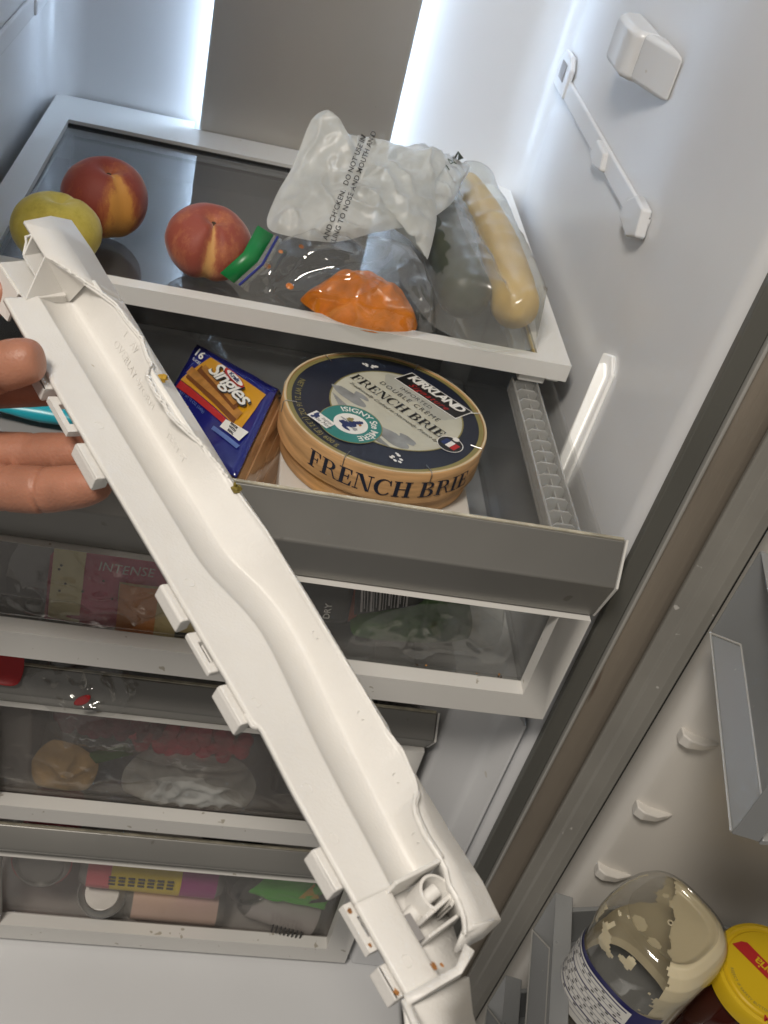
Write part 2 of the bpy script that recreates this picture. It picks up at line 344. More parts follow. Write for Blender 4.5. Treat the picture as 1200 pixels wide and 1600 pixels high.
def disc(fn, cx, cy, r, n=48, lift=0.0, ry=None):
    return MB().poly([fn(cx + r * cos(2 * pi * k / n), cy + (ry or r) * sin(2 * pi * k / n), lift) for k in range(n)])
def annulus(fn, cx, cy, ro, ri, n=64, lift=0.0):
    m = MB(); rows = [[fn(cx + r * cos(2 * pi * k / n), cy + r * sin(2 * pi * k / n), lift) for k in range(n)] for r in (ro, ri)]
    return m.loft(rows, True)

# ================================================================== the refrigerator cabinet
RX = .010; LX = -.432; ZB = -.605; ZT = .80; YF = -.478
fridge = thing('refrigerator', 'white refrigerator interior with dark back panel between two lit vertical strips', 'refrigerator', (-.21, -.25, ZB))
def fil(cx, cy, r, a0, a1, n=10): return [(cx + r * cos(rad(a0 + (a1 - a0) * i / n)), cy + r * sin(rad(a0 + (a1 - a0) * i / n))) for i in range(n + 1)]
plan = [(RX + .014, YF - .012)] + fil(RX + .012, YF, .012, 270, 180, 6) + [(RX, -.2)] + fil(RX - .035, -.032, .035, 0, 90) + [(-.2, .003)] + fil(LX + .035, -.032, .035, 90, 180) + [(LX, -.2), (LX, YF - .012)]
MB().strip(plan, ZB, ZT).build('liner_wall', 'liner_white', fridge, ang=60)
# lower right step of the liner, beside the narrow drawers
stp = [(RX - .002, -.02), (-.040, -.02), (-.040, -.452)] + fil(-.034, -.452, .006, 180, 270, 4) + [(-.008, -.459)] + fil(-.008, -.467, .008, 90, 30, 4) + [(.006, -.484), (RX - .002, -.484)]
MB().prism(stp, 'z', ZB + .002, -.205).build('liner_step', 'liner_white', fridge, bevel=.006, seg=3)
fl = [(-.02, ZB), (-.53, ZB), (-.545, ZB - .006), (-.55, ZB - .02), (-.55, ZB - .06), (-.02, ZB - .06)]
MB().prism(fl, 'x', LX - .02, RX + .002).build('liner_floor', 'liner_white', fridge, bevel=.006, seg=3)
MB().box(LX - .02, RX + .02, -.5, .02, ZT, ZT + .02).build('liner_ceiling', 'liner_white', fridge)
bp = [(-.294, -.0125), (-.293, -.0155), (-.291, -.0165), (-.126, -.0165), (-.124, -.0155), (-.123, -.0125)]
MB().prism(bp, 'z', -.02, ZT - .01).build('back_panel', 'back_panel', fridge, bevel=.001)
MB().box(-.280, -.137, -.0124, .0022, -.02, ZT - .01).build('panel_carrier', 'lower_panel', fridge)
for x in (-.2815, -.1355):
    MB().box(x - .0012, x + .0012, -.0105, -.002, .0, ZT - .02).build('light_strip', 'led', fridge)
MB().box(LX + .03, RX - .03, -.030, -.006, -.20, -.022).build('under_shelf_shade', 'lower_panel', fridge, bevel=.004)  # dark sheet added to hold the shade below the shelf
# lamp lens on the right wall
lens = [(-.350, -.064), (-.373, -.074), (-.380, -.066), (-.382, .030), (-.370, .038), (-.353, .030)]
lp = MB().prism(lens, 'x', RX - .0035, RX - .0005).build('lamp_lens', 'lamp_lens', fridge, bevel=.0015)
li = [(-.358, -.056), (-.369, -.060), (-.374, .024), (-.366, .029), (-.358, .024)]
MB().prism(li, 'x', RX - .0050, RX - .0036).build('lens_inset', 'lamp_glow', lp, bevel=.0008)
# shelf supports on both side walls
def support(sx, s, z):
    """s=+1 sticks out towards -x from the right wall, -1 from the left"""
    def bx(y0, y1, z0, z1, d): x0, x1 = sorted((sx, sx - s * d)); return MB().box(x0, x1, y0, y1, z0, z1)
    b = bx(-.338, -.030, z - .007, z + .009, .0035).build('shelf_support', 'liner_white', fridge, bevel=.003, seg=3)
    def catch(poly, d0, d1):
        p = MB().prism(poly, 'x', 0, 1).xf(lambda q: Vector((sx - s * (d0 + (d1 - d0) * q.x), q.y, q.z))); p.build('catch', 'liner_white', b, bevel=.002, seg=3)
    catch([(-.342, z - .004), (-.336, z + .013), (-.316, z + .014), (-.300, z + .004), (-.300, z - .008), (-.325, z - .011)], .001, .0085)
    catch([(-.228, z - .005), (-.222, z + .007), (-.196, z + .008), (-.190, z - .006), (-.205, z - .009)], .001, .0075)
    catch([(-.062, z - .006), (-.062, z + .018), (-.052, z + .026), (-.028, z + .026), (-.018, z + .016), (-.022, z - .006)], .001, .006)
    x0, x1 = sorted((sx - s * .0061, sx - s * .0066)); MB().box(x0, x1, -.050, -.032, z + .004, z + .018).build('slot', 'grey_item', b)
support(RX, 1, .112); support(LX, -1, .085)
bb = [(RX - .0005, -.178), (-.009, -.190), (-.012, -.198), (-.012, -.236), (-.008, -.243), (RX - .0005, -.246)]
blk = MB().prism(bb, 'z', .174, .206).build('bumper_block', 'liner_white', fridge, bevel=.005, seg=3)
MB().prism([(RX - .0005, -.2475), (-.006, -.2445), (-.0055, -.252), (RX - .0005, -.290)], 'z', .176, .207).build('bumper_wedge', 'liner_white', blk, bevel=.004, seg=3)
# front flange and steel edge of the cabinet
fz0, fz1 = ZB - .1, ZT
MB().box(RX + .005, .0285, YF - .0185, YF - .0125, fz0, fz1).build('front_flange', 'flange_dark', fridge, bevel=.001)
MB().box(.0288, .0312, YF - .0215, YF - .0125, fz0, fz1).build('flange_edge', 'flange_edge', fridge, bevel=.0008)
MB().box(.0316, .060, YF - .019, YF - .0125, fz0, fz1).build('steel_band', 'steel_reflect_tan', fridge)

# ================================================================== the open door
dz0, dz1 = fz0 + .01, fz1 - .02
gk = [(.054, -.4975), (.0525, -.502), (.0530, -.5035), (.0600, -.5062), (.0612, -.5085), (.0625, -.5090), (.0690, -.5125), (.0700, -.519), (.085, -.519), (.085, -.4975)]
dk = [(.215, -.523), (.0715, -.523), (.0660, -.5275), (.0610, -.545), (.0612, -.552), (.0650, -.5575), (.0720, -.560), (.185, -.571)] + fil(.185, -.591, .020, 90, 0, 6) + [(.205, -1.02), (.215, -1.02)]
door = MB().prism(dk, 'z', dz0, dz1).build('door', 'door_white', fridge, bevel=.003, seg=3, ang=50, label='open white door with a grey rubber gasket')
MB().prism(gk, 'z', dz0, dz1).build('gasket', 'gasket', door, bevel=.0006, ang=50)
MB().box(.0705, .09, -.5225, -.5195, dz0, dz1).build('gasket_gap', 'black', door)
for z in (.015, -.108, -.183, -.256, -.330, -.405):
    MB().prism([(.0640, -.5560), (.0635, -.5630), (.0680, -.5665), (.0780, -.5670), (.0880, -.5635), (.0930, -.5605), (.0930, -.5580)], 'z', z - .0055, z + .0035).xf(lambda p, z=z: Vector((p.x, p.y, p.z - (.006 * (p.x - .064) / .029 if p.z > z else 0)))).build('bin_support', 'door_white', door, bevel=.0022, seg=3)
MB().lathe([(.0001, .0012), (.004, .001), (.0052, 0)], (.2045, -.64, -.06), (-1, 0, 0), n=14).build('food_spot', 'crumb', door)

# ================================================================== glass shelf
shelf = thing('glass_shelf', 'glass shelf with white plastic frame below the dark back panel', 'shelf', (-.21, -.16, -.013))
GX0, GX1, GY0, GY1 = -.400, -.024, -.3150, -.056
fo = [(-.420, -.3257), (0, -.3257), (0, -.0005), (-.118, -.0005), (-.118, -.0175), (-.299, -.0175), (-.299, -.0005), (-.420, -.0005)]
fi = [(GX0, GY0), (GX1, GY0), (GX1, GY1), (-.118, GY1), (-.14, GY1), (-.28, GY1), (-.299, GY1), (GX0, GY1)]
MB().ring(fo, fi, 'z', -.0128, .0005).build('frame', 'white_plastic', shelf, bevel=.0015)
MB().box(GX0 + .0003, GX1 - .0003, GY0 + .0003, GY1 - .003, -.0085, -.0040).build('glass_pane', 'shelf_glass', shelf)
MB().box(GX0, GX1, GY1 - .0028, GY1 - .0002, -.006, -.0025).build('dark_gap_fill', 'black', shelf)  # black strip colours in the darkness of the open slot behind the glass
MB().box(GX1 - .0010, GX1 - .0004, GY0, GY1, -.004, -.0015).build('edge_seal', 'tan_pack', shelf)
MB().box(-.034, -.014, -.322, -.06, -.020, -.0130).build('foot_rail', 'white_plastic', shelf, bevel=.001)
MB().box(-.0135, -.004, -.322, -.300, -.0165, -.0130).build('foot', 'white_plastic', shelf, bevel=.001)

# ================================================================== drawers
def drawer(name, label, x0, x1, yf, zt, zh, zrt, zb, back, clear, bar, slim=False):
    """yf front plane of the frame, zt handle top, zh handle bottom, zrt top of the bottom rail, zb bottom"""
    d = thing(name, label, 'drawer', ((x0 + x1) / 2, (yf + back) / 2, zb), 'three drawers below the glass shelf')
    hz = zt - (zt - zh) * .43
    prof = [(yf + .008, zt), (yf + .0105, zt - .001), (yf + .0105, zh + .001), (yf + .006, zh), (yf + .004, zh - .0002), (yf - .006, hz), (yf - .0045, hz + .002)]
    h = MB().prism(prof, 'x', x0, x1).build('handle', 'handle_grey', d, bevel=.0012)
    MB().prism([(yf + .0112, zt - .002), (yf + .0112, zh), (yf + .0045, zh - .0004), (yf - .0066, hz), (yf + .008, zt + .0008)], 'x', x1 + .0002, x1 + .0016).build('end_cap', 'frame_white', h)
    MB().box(x0 + .001, x1 - .001, yf + .0082, yf + .0103, zt - .0002, zt + .0007).build('top_edge', 'tan_edge', h)
    fx1 = x1 - .0015
    MB().ring([(x0, zb), (fx1, zb), (fx1, zh - .001), (x0, zh - .001)], [(x0 + bar, zrt), (fx1 - bar, zrt), (fx1 - bar, zh - .0011), (x0 + bar, zh - .0011)], 'y', yf, yf + .012).build('front_frame', 'frame_white', d, bevel=.001)
    # clear tub: front, floor, back and two sides as one shell
    t = .0022; fy = yf + .0135; a, b = x0 + .006, x1 - .012; tz = zt - .004; bz = zb + .004
    tub = MB(); tub.box(a, b, fy, fy + t, bz, tz - .002); tub.box(a, b, fy + t + .0002, back - t - .0002, bz, bz + t); tub.box(a, b, back - t, back, bz, tz)
    tub.box(a, a + t, fy + t + .0002, back - t - .0002, bz + t + .0002, tz); tub.box(b - t, b, fy + t + .0002, back - t - .0002, bz + t + .0002, tz)
    tub.build('tub', clear, d, smooth=False)
    r = .0026
    MB().tube([(a + .004, fy - .0008, bz + .018), (b - .002, fy - .0008, bz + .018)], r * .6, 8).build('tub_ridge', clear, d)
    return d
D1 = dict(x0=-.425, x1=.0045, yf=-.509, zt=-.012, zh=-.071, zrt=-.145, zb=-.167)
upper = drawer('crisper_drawer', 'topmost drawer pulled forward, holding the round brie box', **D1, back=-.10, clear='drawer_clear', bar=.021)
mid = drawer('crisper_drawer', 'middle drawer with berries and a white bag behind foggy plastic', -.385, -.0475, -.462, -.237, -.272, -.393, -.411, -.08, 'drawer_foggy', .018)
low = drawer('crisper_drawer', 'lowest drawer just above the floor, holding drink cans', -.385, -.0440, -.462, -.431, -.463, -.573, -.596, -.08, 'drawer_foggy', .022)
# ribbed clear top edge along the right side of the top drawer
lad = MB().box(-.0365, -.0345, -.488, -.315, -.034, -.022).build('side_rim', 'ladder_clear', upper, bevel=.0006)
MB().box(-.0345, -.0185, -.488, -.315, -.0345, -.0325).build('rim_plate', 'ladder_clear', lad)
MB().box(-.0185, -.0170, -.488, -.315, -.034, -.021).build('outer_rim', 'ladder_clear', lad, bevel=.0005)
MB().box(-.0262, -.0250, -.486, -.315, -.0322, -.0245).build('centre_rib', 'ladder_clear', lad, bevel=.0004)
for i in range(14):
    y = -.482 + i * .0125
    MB().prism([(-.0343, -.0322), (-.0188, -.0322), (-.0188, -.0235), (-.0215, -.0215), (-.0315, -.0215), (-.0343, -.0245)], 'y', y, y + .0018).build('rib', 'ladder_clear', lad, bevel=.0004)

# ================================================================== peaches
def peach(name, label, c, r, m, axis, cleft, seed, flat=.93, band=.2, bw=.3, cl=.12, group='peaches on the glass shelf'):
    o = thing(name, label, 'peach', (c[0], c[1], c[2] - r), group)
    ax = V3(axis).normalized(); e1 = V3(cleft); e1 = (e1 - ax * e1.dot(ax)).normalized(); e2 = ax.cross(e1); rows = []
    for i in range(37):
        th = pi * i / 36; row = []
        for k in range(64):
            ph = 2 * pi * k / 64; dph = min(abs(ph), 2 * pi - abs(ph))
            q = r * (1 - .32 * math.exp(-(th / .26) ** 2) - .10 * math.exp(-((pi - th) / .25) ** 2))
            q *= 1 - cl * math.exp(-(dph / .24) ** 2) * sin(th) ** .5 * (.35 + .65 * (1 + cos(th)) / 2) - .03 * math.exp(-((pi - dph) / .5) ** 2) * sin(th)
            d = ax * cos(th) * flat + (e1 * cos(ph) + e2 * sin(ph)) * sin(th)
            q *= 1 + .035 * nz(d * 1.1 + Vector((seed, 0, 0))) + .008 * nz(d * 5 + Vector((seed, 0, 0)))
            row.append(tuple(V3(c) + d * q))
        rows.append(row)
    fo_ = MB().loft(rows, True, True).build('flesh', m, o, ang=80)
    at = fo_.data.attributes.new('blush', 'FLOAT', 'POINT'); vals = []
    for v in fo_.data.vertices:
        d = (v.co + o.location - V3(c)).normalized(); th = math.acos(max(-1, min(1, d.dot(ax)))); ph = math.atan2(d.dot(e2), d.dot(e1))
        vals.append(band * math.exp(-(ph / bw) ** 2) + .16 * math.exp(-(th / .35) ** 2) + .10 * math.exp(-((pi - th) / .9) ** 2) - .06)
    at.data.foreach_set('value', vals)
    tip = V3(c) + ax * r * .62 * flat
    MB().lathe([(.0032, -.004), (.0028, .0), (.0016, .0022), (.0003, .0030)], tip, ax, 10).build('stem_cavity', 'stem', o)
    return o
peach('peach', 'red and yellow peach at the back of the glass shelf', (-.3395, -.253, .026), .0295, 'peach_red', (.12, -.16, .95), (.55, -.8, 0), 1.3, band=.34, bw=.42)
peach('peach', 'plain yellow peach at the far left of the glass shelf', (-.3615, -.306, .0215), .0288, 'peach_yellow', (.05, .1, .95), (.5, .8, 0), 4.1, flat=.82, cl=.09)
peach('peach', 'pink peach with yellow cleft beside the green zip bag', (-.2640, -.282, .0215), .0300, 'peach_pink', (.10, -.22, .95), (.10, -.90, .1), 8.7, flat=.78, band=.30, bw=.15, cl=.26)

# ================================================================== thin bags
def patch(outline, centre, bulge, n_r=26, n_a=96, folds=(.004, 30, .6), seed=0, edge=.9):
    """a crumpled film stretched over a closed 3D outline, lifted by bulge(frac, angle)"""
    pts = [V3(p) for p in outline]; c = V3(centre); m = len(pts)
    nrm = Vector((0, 0, 0))
    for i in range(m): nrm += (pts[i] - c).cross(pts[(i + 1) % m] - c)
    nrm.normalize()
    if nrm.dot(CC - c) < 0: nrm = -nrm
    def cr(t):
        i = int(t) % m; f = t - int(t); p0, p1, p2, p3 = pts[i - 1], pts[i], pts[(i + 1) % m], pts[(i + 2) % m]
        q = .5 * ((2 * p1) + (p2 - p0) * f + (2 * p0 - 5 * p1 + 4 * p2 - p3) * f * f + (3 * p1 - p0 - 3 * p2 + p3) * f ** 3)
        return q * .7 + (p1 + (p2 - p1) * f) * .3
    rows = []
    for i in range(n_r + 1):
        fr = i / n_r; row = []
        for k in range(n_a):
            o = cr(m * k / n_a); p = c + (o - c) * fr
            h = bulge(fr, p)
            amp, sc, mix = folds; q = V3(p) * sc + Vector((seed, seed * .3, 0))
            ridge = max(0, 1 - abs(noise.noise(q) * 2.6)) ** 1.4; fine = .5 * abs(noise.noise(q * 3.1))
            h += amp * (ridge * mix + fine * (1 - mix)) * (1 if fr < edge else max(.12, (1 - fr) / (1 - edge)))
            row.append(tuple(p + nrm * h))
        rows.append(row)
    return MB().loft(rows, True)
def bvh_of(mb): return BVHTree.FromPolygons([tuple(v) for v in mb.v], mb.f)
def stick(mb, bvh, d, lift=.0006):
    d = V3(d).normalized(); out = []
    for p in mb.v:
        h = bvh.ray_cast(V3(p) - d * .25, d)[0]
        out.append(tuple((h if h is not None else V3(p)) - d * lift))
    mb.v = out; return mb
def capsule(a, b, r0, r1, bend=(0, 0, 0), n=18, m=16, wob=.02, seed=0):
    a, b = V3(a), V3(b); pts = []; rs = []; L = (b - a).length
    for i in range(n + 1):
        t = i / n; pts.append(a + (b - a) * t + V3(bend) * sin(pi * t)); r = r0 + (r1 - r0) * t
        e0, e1 = r0 * .95 / L, r1 * .95 / L
        if t < e0: r *= math.sqrt(max(.02, 1 - ((e0 - t) / e0) ** 2))
        if t > 1 - e1: r *= math.sqrt(max(.02, 1 - ((t - 1 + e1) / e1) ** 2))
        rs.append(r * (1 + wob * nz((i * .5, seed, 0))))
    return MB().tube(pts, rs, m)
sq = capsule((-.060, -.075, .024), (-.0425, -.301, .0185), .0125, .0185, (.006, 0, .004), n=26, m=20, seed=2)
tag(sq.build('yellow_squash', 'squash', ang=80), 'long yellow squash inside the sheer produce bag', 'squash')
zc = capsule((-.092, -.125, .023), (-.078, -.303, .0215), .016, .0205, (-.006, 0, .002), n=26, m=20, seed=5)
tag(zc.build('zucchini', 'zucchini', ang=80), 'dark zucchini beside the yellow squash in the bag', 'zucchini')
pb = thing('produce_bag', 'crumpled white plastic produce bag with small printed warning', 'bag', (-.12, -.2, 0))
body = [(-.028, -.318, .006), (-.050, -.327, .004), (-.075, -.328, .004), (-.104, -.312, .006), (-.124, -.270, .012), (-.132, -.220, .020), (-.128, -.160, .028), (-.105, -.105, .030), (-.082, -.060, .020), (-.058, -.045, .016), (-.036, -.060, .008), (-.020, -.120, .004), (-.018, -.200, .004), (-.020, -.270, .004)]
def over(p):
    def cap(a, b, r0, r1):
        a, b = V3(a), V3(b); ap = Vector((p.x, p.y, 0)) - Vector((a.x, a.y, 0)); ab = Vector((b.x - a.x, b.y - a.y, 0)); t = max(0, min(1, ap.dot(ab) / ab.length_squared))
        dd = (ap - ab * t).length; r = r0 + (r1 - r0) * t + .0022; zc_ = a.z + (b.z - a.z) * t
        return zc_ + math.sqrt(r * r - dd * dd) if dd < r else max(0, zc_ - (dd - r) * 2.2)
    return max(cap((-.057, -.075, .026), (-.0415, -.303, .0195), .0155, .0205), cap((-.096, -.125, .024), (-.079, -.305, .022), .019, .0225))
def body_b(fr, p): return max(0, over(p) - p.z) * (1 if fr < .86 else (1 - fr) / .14)
patch(body, (-.072, -.20, .012), body_b, n_r=34, n_a=120, folds=(.0028, 34, .7), seed=3).build('bag_body', 'bag_sheer', pb, ang=120)
def topb(fr, p): return .010 * (1 - fr * fr) ** .8
tz_ = .054
top = [(-.206, -.205, .092), (-.214, -.222, .062), (-.222, -.240, .048), (-.227, -.262, .036), (-.222, -.272, .033), (-.196, -.276, .034), (-.176, -.274, .036), (-.150, -.262, .043), (-.128, -.252, .047), (-.116, -.255, .044), (-.111, -.272, .035), (-.106, -.240, .052), (-.108, -.205, .066), (-.100, -.185, .074), (-.108, -.180, .082), (-.128, -.185, .080), (-.150, -.190, .084), (-.163, -.185, .082), (-.176, -.188, .082), (-.186, -.196, .092), (-.196, -.200, .100)]
tp = patch(top, (-.166, -.228, .058), topb, n_r=56, n_a=220, folds=(.0075, 48, .62), seed=9)
tp.build('gathered_top', 'bag_milky', pb, ang=120)
bk = patch([(x, y + .012, z - .004) for x, y, z in top], (-.166, -.205, .050), lambda f_, p: -.006 * (1 - f_), n_r=14, n_a=90, folds=(.006, 40, .6), seed=19)
bk.build('back_layer', 'bag_milky', pb, ang=120)
neck = patch([(-.150, -.19, .072), (-.128, -.215, .060), (-.112, -.235, .050), (-.094, -.215, .056), (-.080, -.165, .056), (-.068, -.120, .050), (-.074, -.10, .048), (-.10, -.135, .064), (-.125, -.165, .076)], (-.103, -.175, .062), lambda f_, p: .006 * (1 - f_ * f_), n_r=20, n_a=90, folds=(.007, 55, .7), seed=29)
neck.build('gathered_neck', 'bag_milky', pb, ang=120)
bt = bvh_of(tp); vd = (V3((-.17, -.23, .055)) - CC).normalized()
for txt, ox in (('AND CHICKEN.  DO NOT USE IN', -.1775), ('CLING TO NOSE AND MOUTH AND', -.1715)):
    fn = plane_map((ox + .002, -.232, .060), (.20, .60, .75), (-.95, .12, .1))
    stick(glyphs_to(glyphs(txt, .0052, space=1.05, bold=.00004), fn), bt, vd).build('lettering', 'ink', pb, smooth=False)
nb = bvh_of(neck)
for txt, o_, d_ in (('YAM', (-.090, -.150, .064), (.5, .5, .3)), ('Yn', (-.113, -.215, .062), (.1, .6, .7))):
    fn = plane_map(o_, d_, (-.8, .5, .1)); stick(glyphs_to(glyphs(txt, .012, shear=.3), fn), nb, vd).build('printed_mark', 'ink_green', pb, smooth=False)

zb_ = thing('zip_bag', 'clear zip bag of orange mash with a green zipper', 'bag', (-.17, -.3, 0))
zo = [(-.2365, -.3155, .0085), (-.2225, -.3050, .0215), (-.2150, -.2845, .0340), (-.195, -.262, .036), (-.165, -.245, .036), (-.125, -.258, .032), (-.104, -.290, .012), (-.100, -.314, .003), (-.120, -.326, .002), (-.150, -.332, .002), (-.180, -.326, .003), (-.215, -.315, .003)]
def zbul(fr, p):
    d = math.hypot((p.x + .152) / .052, (p.y + .296) / .036); return max(0, .034 * (1 - d * d * .55) if d < 1.3 else 0) * (1 if fr < .85 else (1 - fr) / .15) + .003 * (1 - fr)
zf = patch(zo, (-.165, -.288, .006), zbul, n_r=30, n_a=110, folds=(.0046, 48, .7), seed=41)
zf.build('pouch', 'pouch_clear', zb_, ang=120)
def mash_b(fr, p): return .027 * max(0, 1 - fr ** 2.4) + .005 * noise.noise(p * 55) * (1 - fr)
mo = [(-.196, -.300, -.001), (-.186, -.282, -.001), (-.160, -.272, -.001), (-.130, -.278, -.001), (-.112, -.296, -.001), (-.116, -.316, -.001), (-.142, -.326, -.001), (-.172, -.322, -.001)]
ms = patch(mo, (-.152, -.299, -.001), mash_b, n_r=22, n_a=70, folds=(.006, 44, .45), seed=51)
ms.build('orange_mash', 'mash', zb_, ang=120)
for (c_, r_, n_) in (((-.222, -.282, .012), .0026, 3), ((-.214, -.268, .018), .0018, 5), ((-.205, -.298, .008), .003, 7), ((-.200, -.262, .022), .002, 9)):
    MB().lathe([(.0002, r_ * .5), (r_ * .6, r_ * .3), (r_, 0), (r_ * .5, -r_ * .3)], c_, (0.1, -.4, 1), 9).build('smear', 'mash', zb_)
zi = [(-.2530, -.3135, .0160), (-.2400, -.3020, .0285), (-.2330, -.2810, .0400)]; zj = [(-.2430, -.3140, .0108), (-.2295, -.3030, .0240), (-.2213, -.2830, .0362)]
MB().loft([zi, zj]).build('zipper', 'zip_green', zb_, solid=.0012)
zk = [(-.2395, -.3145, .0102), (-.2262, -.3040, .0232), (-.2185, -.2835, .0356)]
MB().tube(zk, .0009, 8).build('blue_track', 'zip_blue', zb_)
MB().loft([zj, [(-.2365, -.3150, .0090), (-.2225, -.3045, .0220), (-.2150, -.2840, .0345)]]).build('zip_margin', 'bag_sheer', zb_, solid=.0006)

# ================================================================== brie box
BC = Vector((-.1305, -.3735, -.0300)); BRD = .0705; BH = .038
bn = Vector((.010, .000, 1)).normalized(); be1 = Vector((1, 0, 0)); be1 = (be1 - bn * be1.dot(bn)).normalized(); be2 = bn.cross(be1)
brie = thing('brie_box', 'round wooden french brie box with navy and cream lid', 'cheese box', tuple(BC - bn * BH))
MB().lathe([(BRD - .0035, -BH), (BRD - .003, -.021)], BC, bn, 96).build('box_base', 'wood_side', brie, ang=60)
MB().lathe([(BRD - .0028, -.0235), (BRD, -.0240), (BRD, -.0008), (BRD - .0006, 0), (BRD - .0022, .0002), (BRD - .0026, -.0012)], BC, bn, 96).build('lid_rim', 'wood_side', brie, ang=60)
ta = rad(-43)       # turn of the print on the lid
KS = .0705 / .0765
lm = lambda a, b, h=0.0: tuple(BC + be1 * (a * cos(ta) - b * sin(ta)) * KS + be2 * (a * sin(ta) + b * cos(ta)) * KS + bn * (h - .0008))
BRL = .0765
lid = disc(lm, 0, 0, BRL - .0024, 96).build('lid_paper', 'navy', brie)
annulus(lm, 0, 0, BRL - .0006, BRL - .0020, 96, .00105).build('rim_edge', 'wood_edge', lid)
annulus(lm, 0, 0, BRL - .0024, BRL - .0062, 96, .0002).build('gold_band', 'gold', lid)
IC = (.004, .0075); IRX = .0500
cr_ = disc(lm, IC[0], IC[1], IRX, 80, .00015); cr_.build('cream_oval', 'cream', lid)
annulus(lm, IC[0], IC[1], IRX + .0008, IRX - .0003, 80, .0003).build('gold_line', 'gold', lid)
# pasture scene, greys
def blob(cx, cy, rx, ry, seed, n=26, lift=.0003, wob=.35):
    return MB().poly([lm(cx + rx * (1 + wob * nz((cos(2 * pi * k / n) * 1.4 + seed, sin(2 * pi * k / n) * 1.4, seed))) * cos(2 * pi * k / n), cy + ry * (1 + wob * nz((cos(2 * pi * k / n) * 1.7, sin(2 * pi * k / n) * 1.7 + seed, seed))) * sin(2 * pi * k / n), lift) for k in range(n)])
for i, (cx, cy, rx, ry, m_) in enumerate(((-.010, .036, .020, .012, 'grey_soft'), (.020, .036, .018, .010, 'grey_soft'), (-.028, -.012, .017, .005, 'grey_art'), (-.022, -.004, .007, .003, 'grey_art'), (.026, -.024, .016, .006, 'grey_art'), (.033, -.016, .008, .0035, 'grey_art'), (.012, -.035, .018, .0035, 'grey_art'))):
    blob(cx, cy, rx, ry, i * 3.3, lift=.0003 + i * .00002).build('pasture_print', m_, lid, smooth=False)
for i in range(11):
    a = -.040 + i * .0018; y0 = -.020 - i * .0012
    MB().poly([lm(-.036 + i * .002, y0, .00046), lm(-.012 + i * .003, y0 - .004, .00046), lm(-.012 + i * .003, y0 - .0046, .00046), lm(-.036 + i * .002, y0 - .0008, .00046)]).build('field_line', 'grey_art', lid, smooth=False)
# maker's black sign across the top
def lrect(x0, x1, y0, y1, lift): return MB().poly([lm(x0, y0, lift), lm(x1, y0, lift), lm(x1, y1, lift), lm(x0, y1, lift)])
sh = .10
def srect(x0, x1, y0, y1, lift): return MB().poly([lm(x0 + y0 * sh, y0, lift), lm(x1 + y0 * sh, y0, lift), lm(x1 + y1 * sh, y1, lift), lm(x0 + y1 * sh, y1, lift)])
srect(-.0290, .0325, .0385, .0585, .00050).build('sign_border', 'white_print', lid, smooth=False)
srect(-.0282, .0317, .0393, .0577, .00060).build('sign_field', 'black_print', lid, smooth=False)
glyphs_to(glyphs('KIRKLAND', .0122, bold=.00045, shear=.18, space=.86), lambda a, b, h: lm(a + .0065, b + .0522, h), .0007).build('lettering', 'white_print', lid, smooth=False)
glyphs_to(glyphs('Signature', .0080, bold=.00005, shear=.4, space=1.25), lambda a, b, h: lm(a + .0060, b + .0432, h), .0007).build('lettering', 'red_print', lid, smooth=False)
glyphs_to(glyphs('IMPORTED', .0058, space=1.15), lambda a, b, h: lm(a + .002, b + .0325, h), .0005).build('lettering', 'ink', lid, smooth=False)
glyphs_to(glyphs('DOUBLE CRÈME', .0068, space=1.25), lambda a, b, h: lm(a + .002, b + .0245, h), .0005).build('lettering', 'ink', lid, smooth=False)
polys_to(dido_line('FRENCH BRIE', .0094, .05), lambda a, b, h: lm(a + .0005, b + .0120, h), .0005).build('lettering', 'black_print', lid, smooth=False)
glyphs_to(glyphs('Traditionally Crafted in Normandy, France by', .0044, shear=.45, space=1.05), lambda a, b, h: lm(a + .004, b + .0020, h), .0005).build('lettering', 'ink', lid, smooth=False)
# round teal seal
SX, SY = -.0015, -.0385
disc(lm, SX, SY, .0232, 48, .00062).build('seal_gold_edge', 'gold', lid)
disc(lm, SX, SY, .0225, 48, .00072).build('seal', 'teal', lid)
disc(lm, SX, SY, .0125, 40, .00082).build('seal_centre', 'white_print', lid)
def arc_text(txt, cx, cy, r, mid, size, m_, lift, inside=False, bold=0.0, kern=1.0):
    g = glyphs(txt, size, bold=bold, space=kern); s_ = -1 if inside else 1
    def fn(a, b, h):
        an = mid - s_ * a / r; rr = r + s_ * b; return lm(cx + rr * cos(an), cy + rr * sin(an), h)
    glyphs_to(g, fn, lift).build('lettering', m_, lid, smooth=False)
arc_text('ISIGNY Ste MÈRE', SX, SY, .0174, rad(62), .0078, 'white_print', .00085, bold=.00012)
for i, (cx, cy, rx, ry, m_) in enumerate(((0, -.001, .0042, .0055, 'label_blue'), (-.004, -.004, .0035, .0022, 'label_blue'), (.003, .0062, .0022, .0028, 'label_blue'), (-.0035, .0035, .0030, .0022, 'gold'), (-.006, .000, .0035, .001, 'grey_art'), (.006, -.003, .0025, .0018, 'grey_art'), (.002, -.0075, .0035, .0012, 'label_blue'), (.0055, .004, .0012, .0012, 'bread'))):
    blob(SX + cx, SY + cy, rx, ry, 20 + i * 2.1, lift=.0009 + i * .00003, wob=.6).build('seal_figure', m_, lid, smooth=False)
lrect(SX - .0240, SX - .0050, SY - .0205, SY - .0105, .0011).build('seal_banner', 'white_print', lid, smooth=False)
blob(SX - .0200, SY - .0155, .003, .003, 71, lift=.0012, wob=.9).build('banner_flower', 'label_blue', lid, smooth=False)
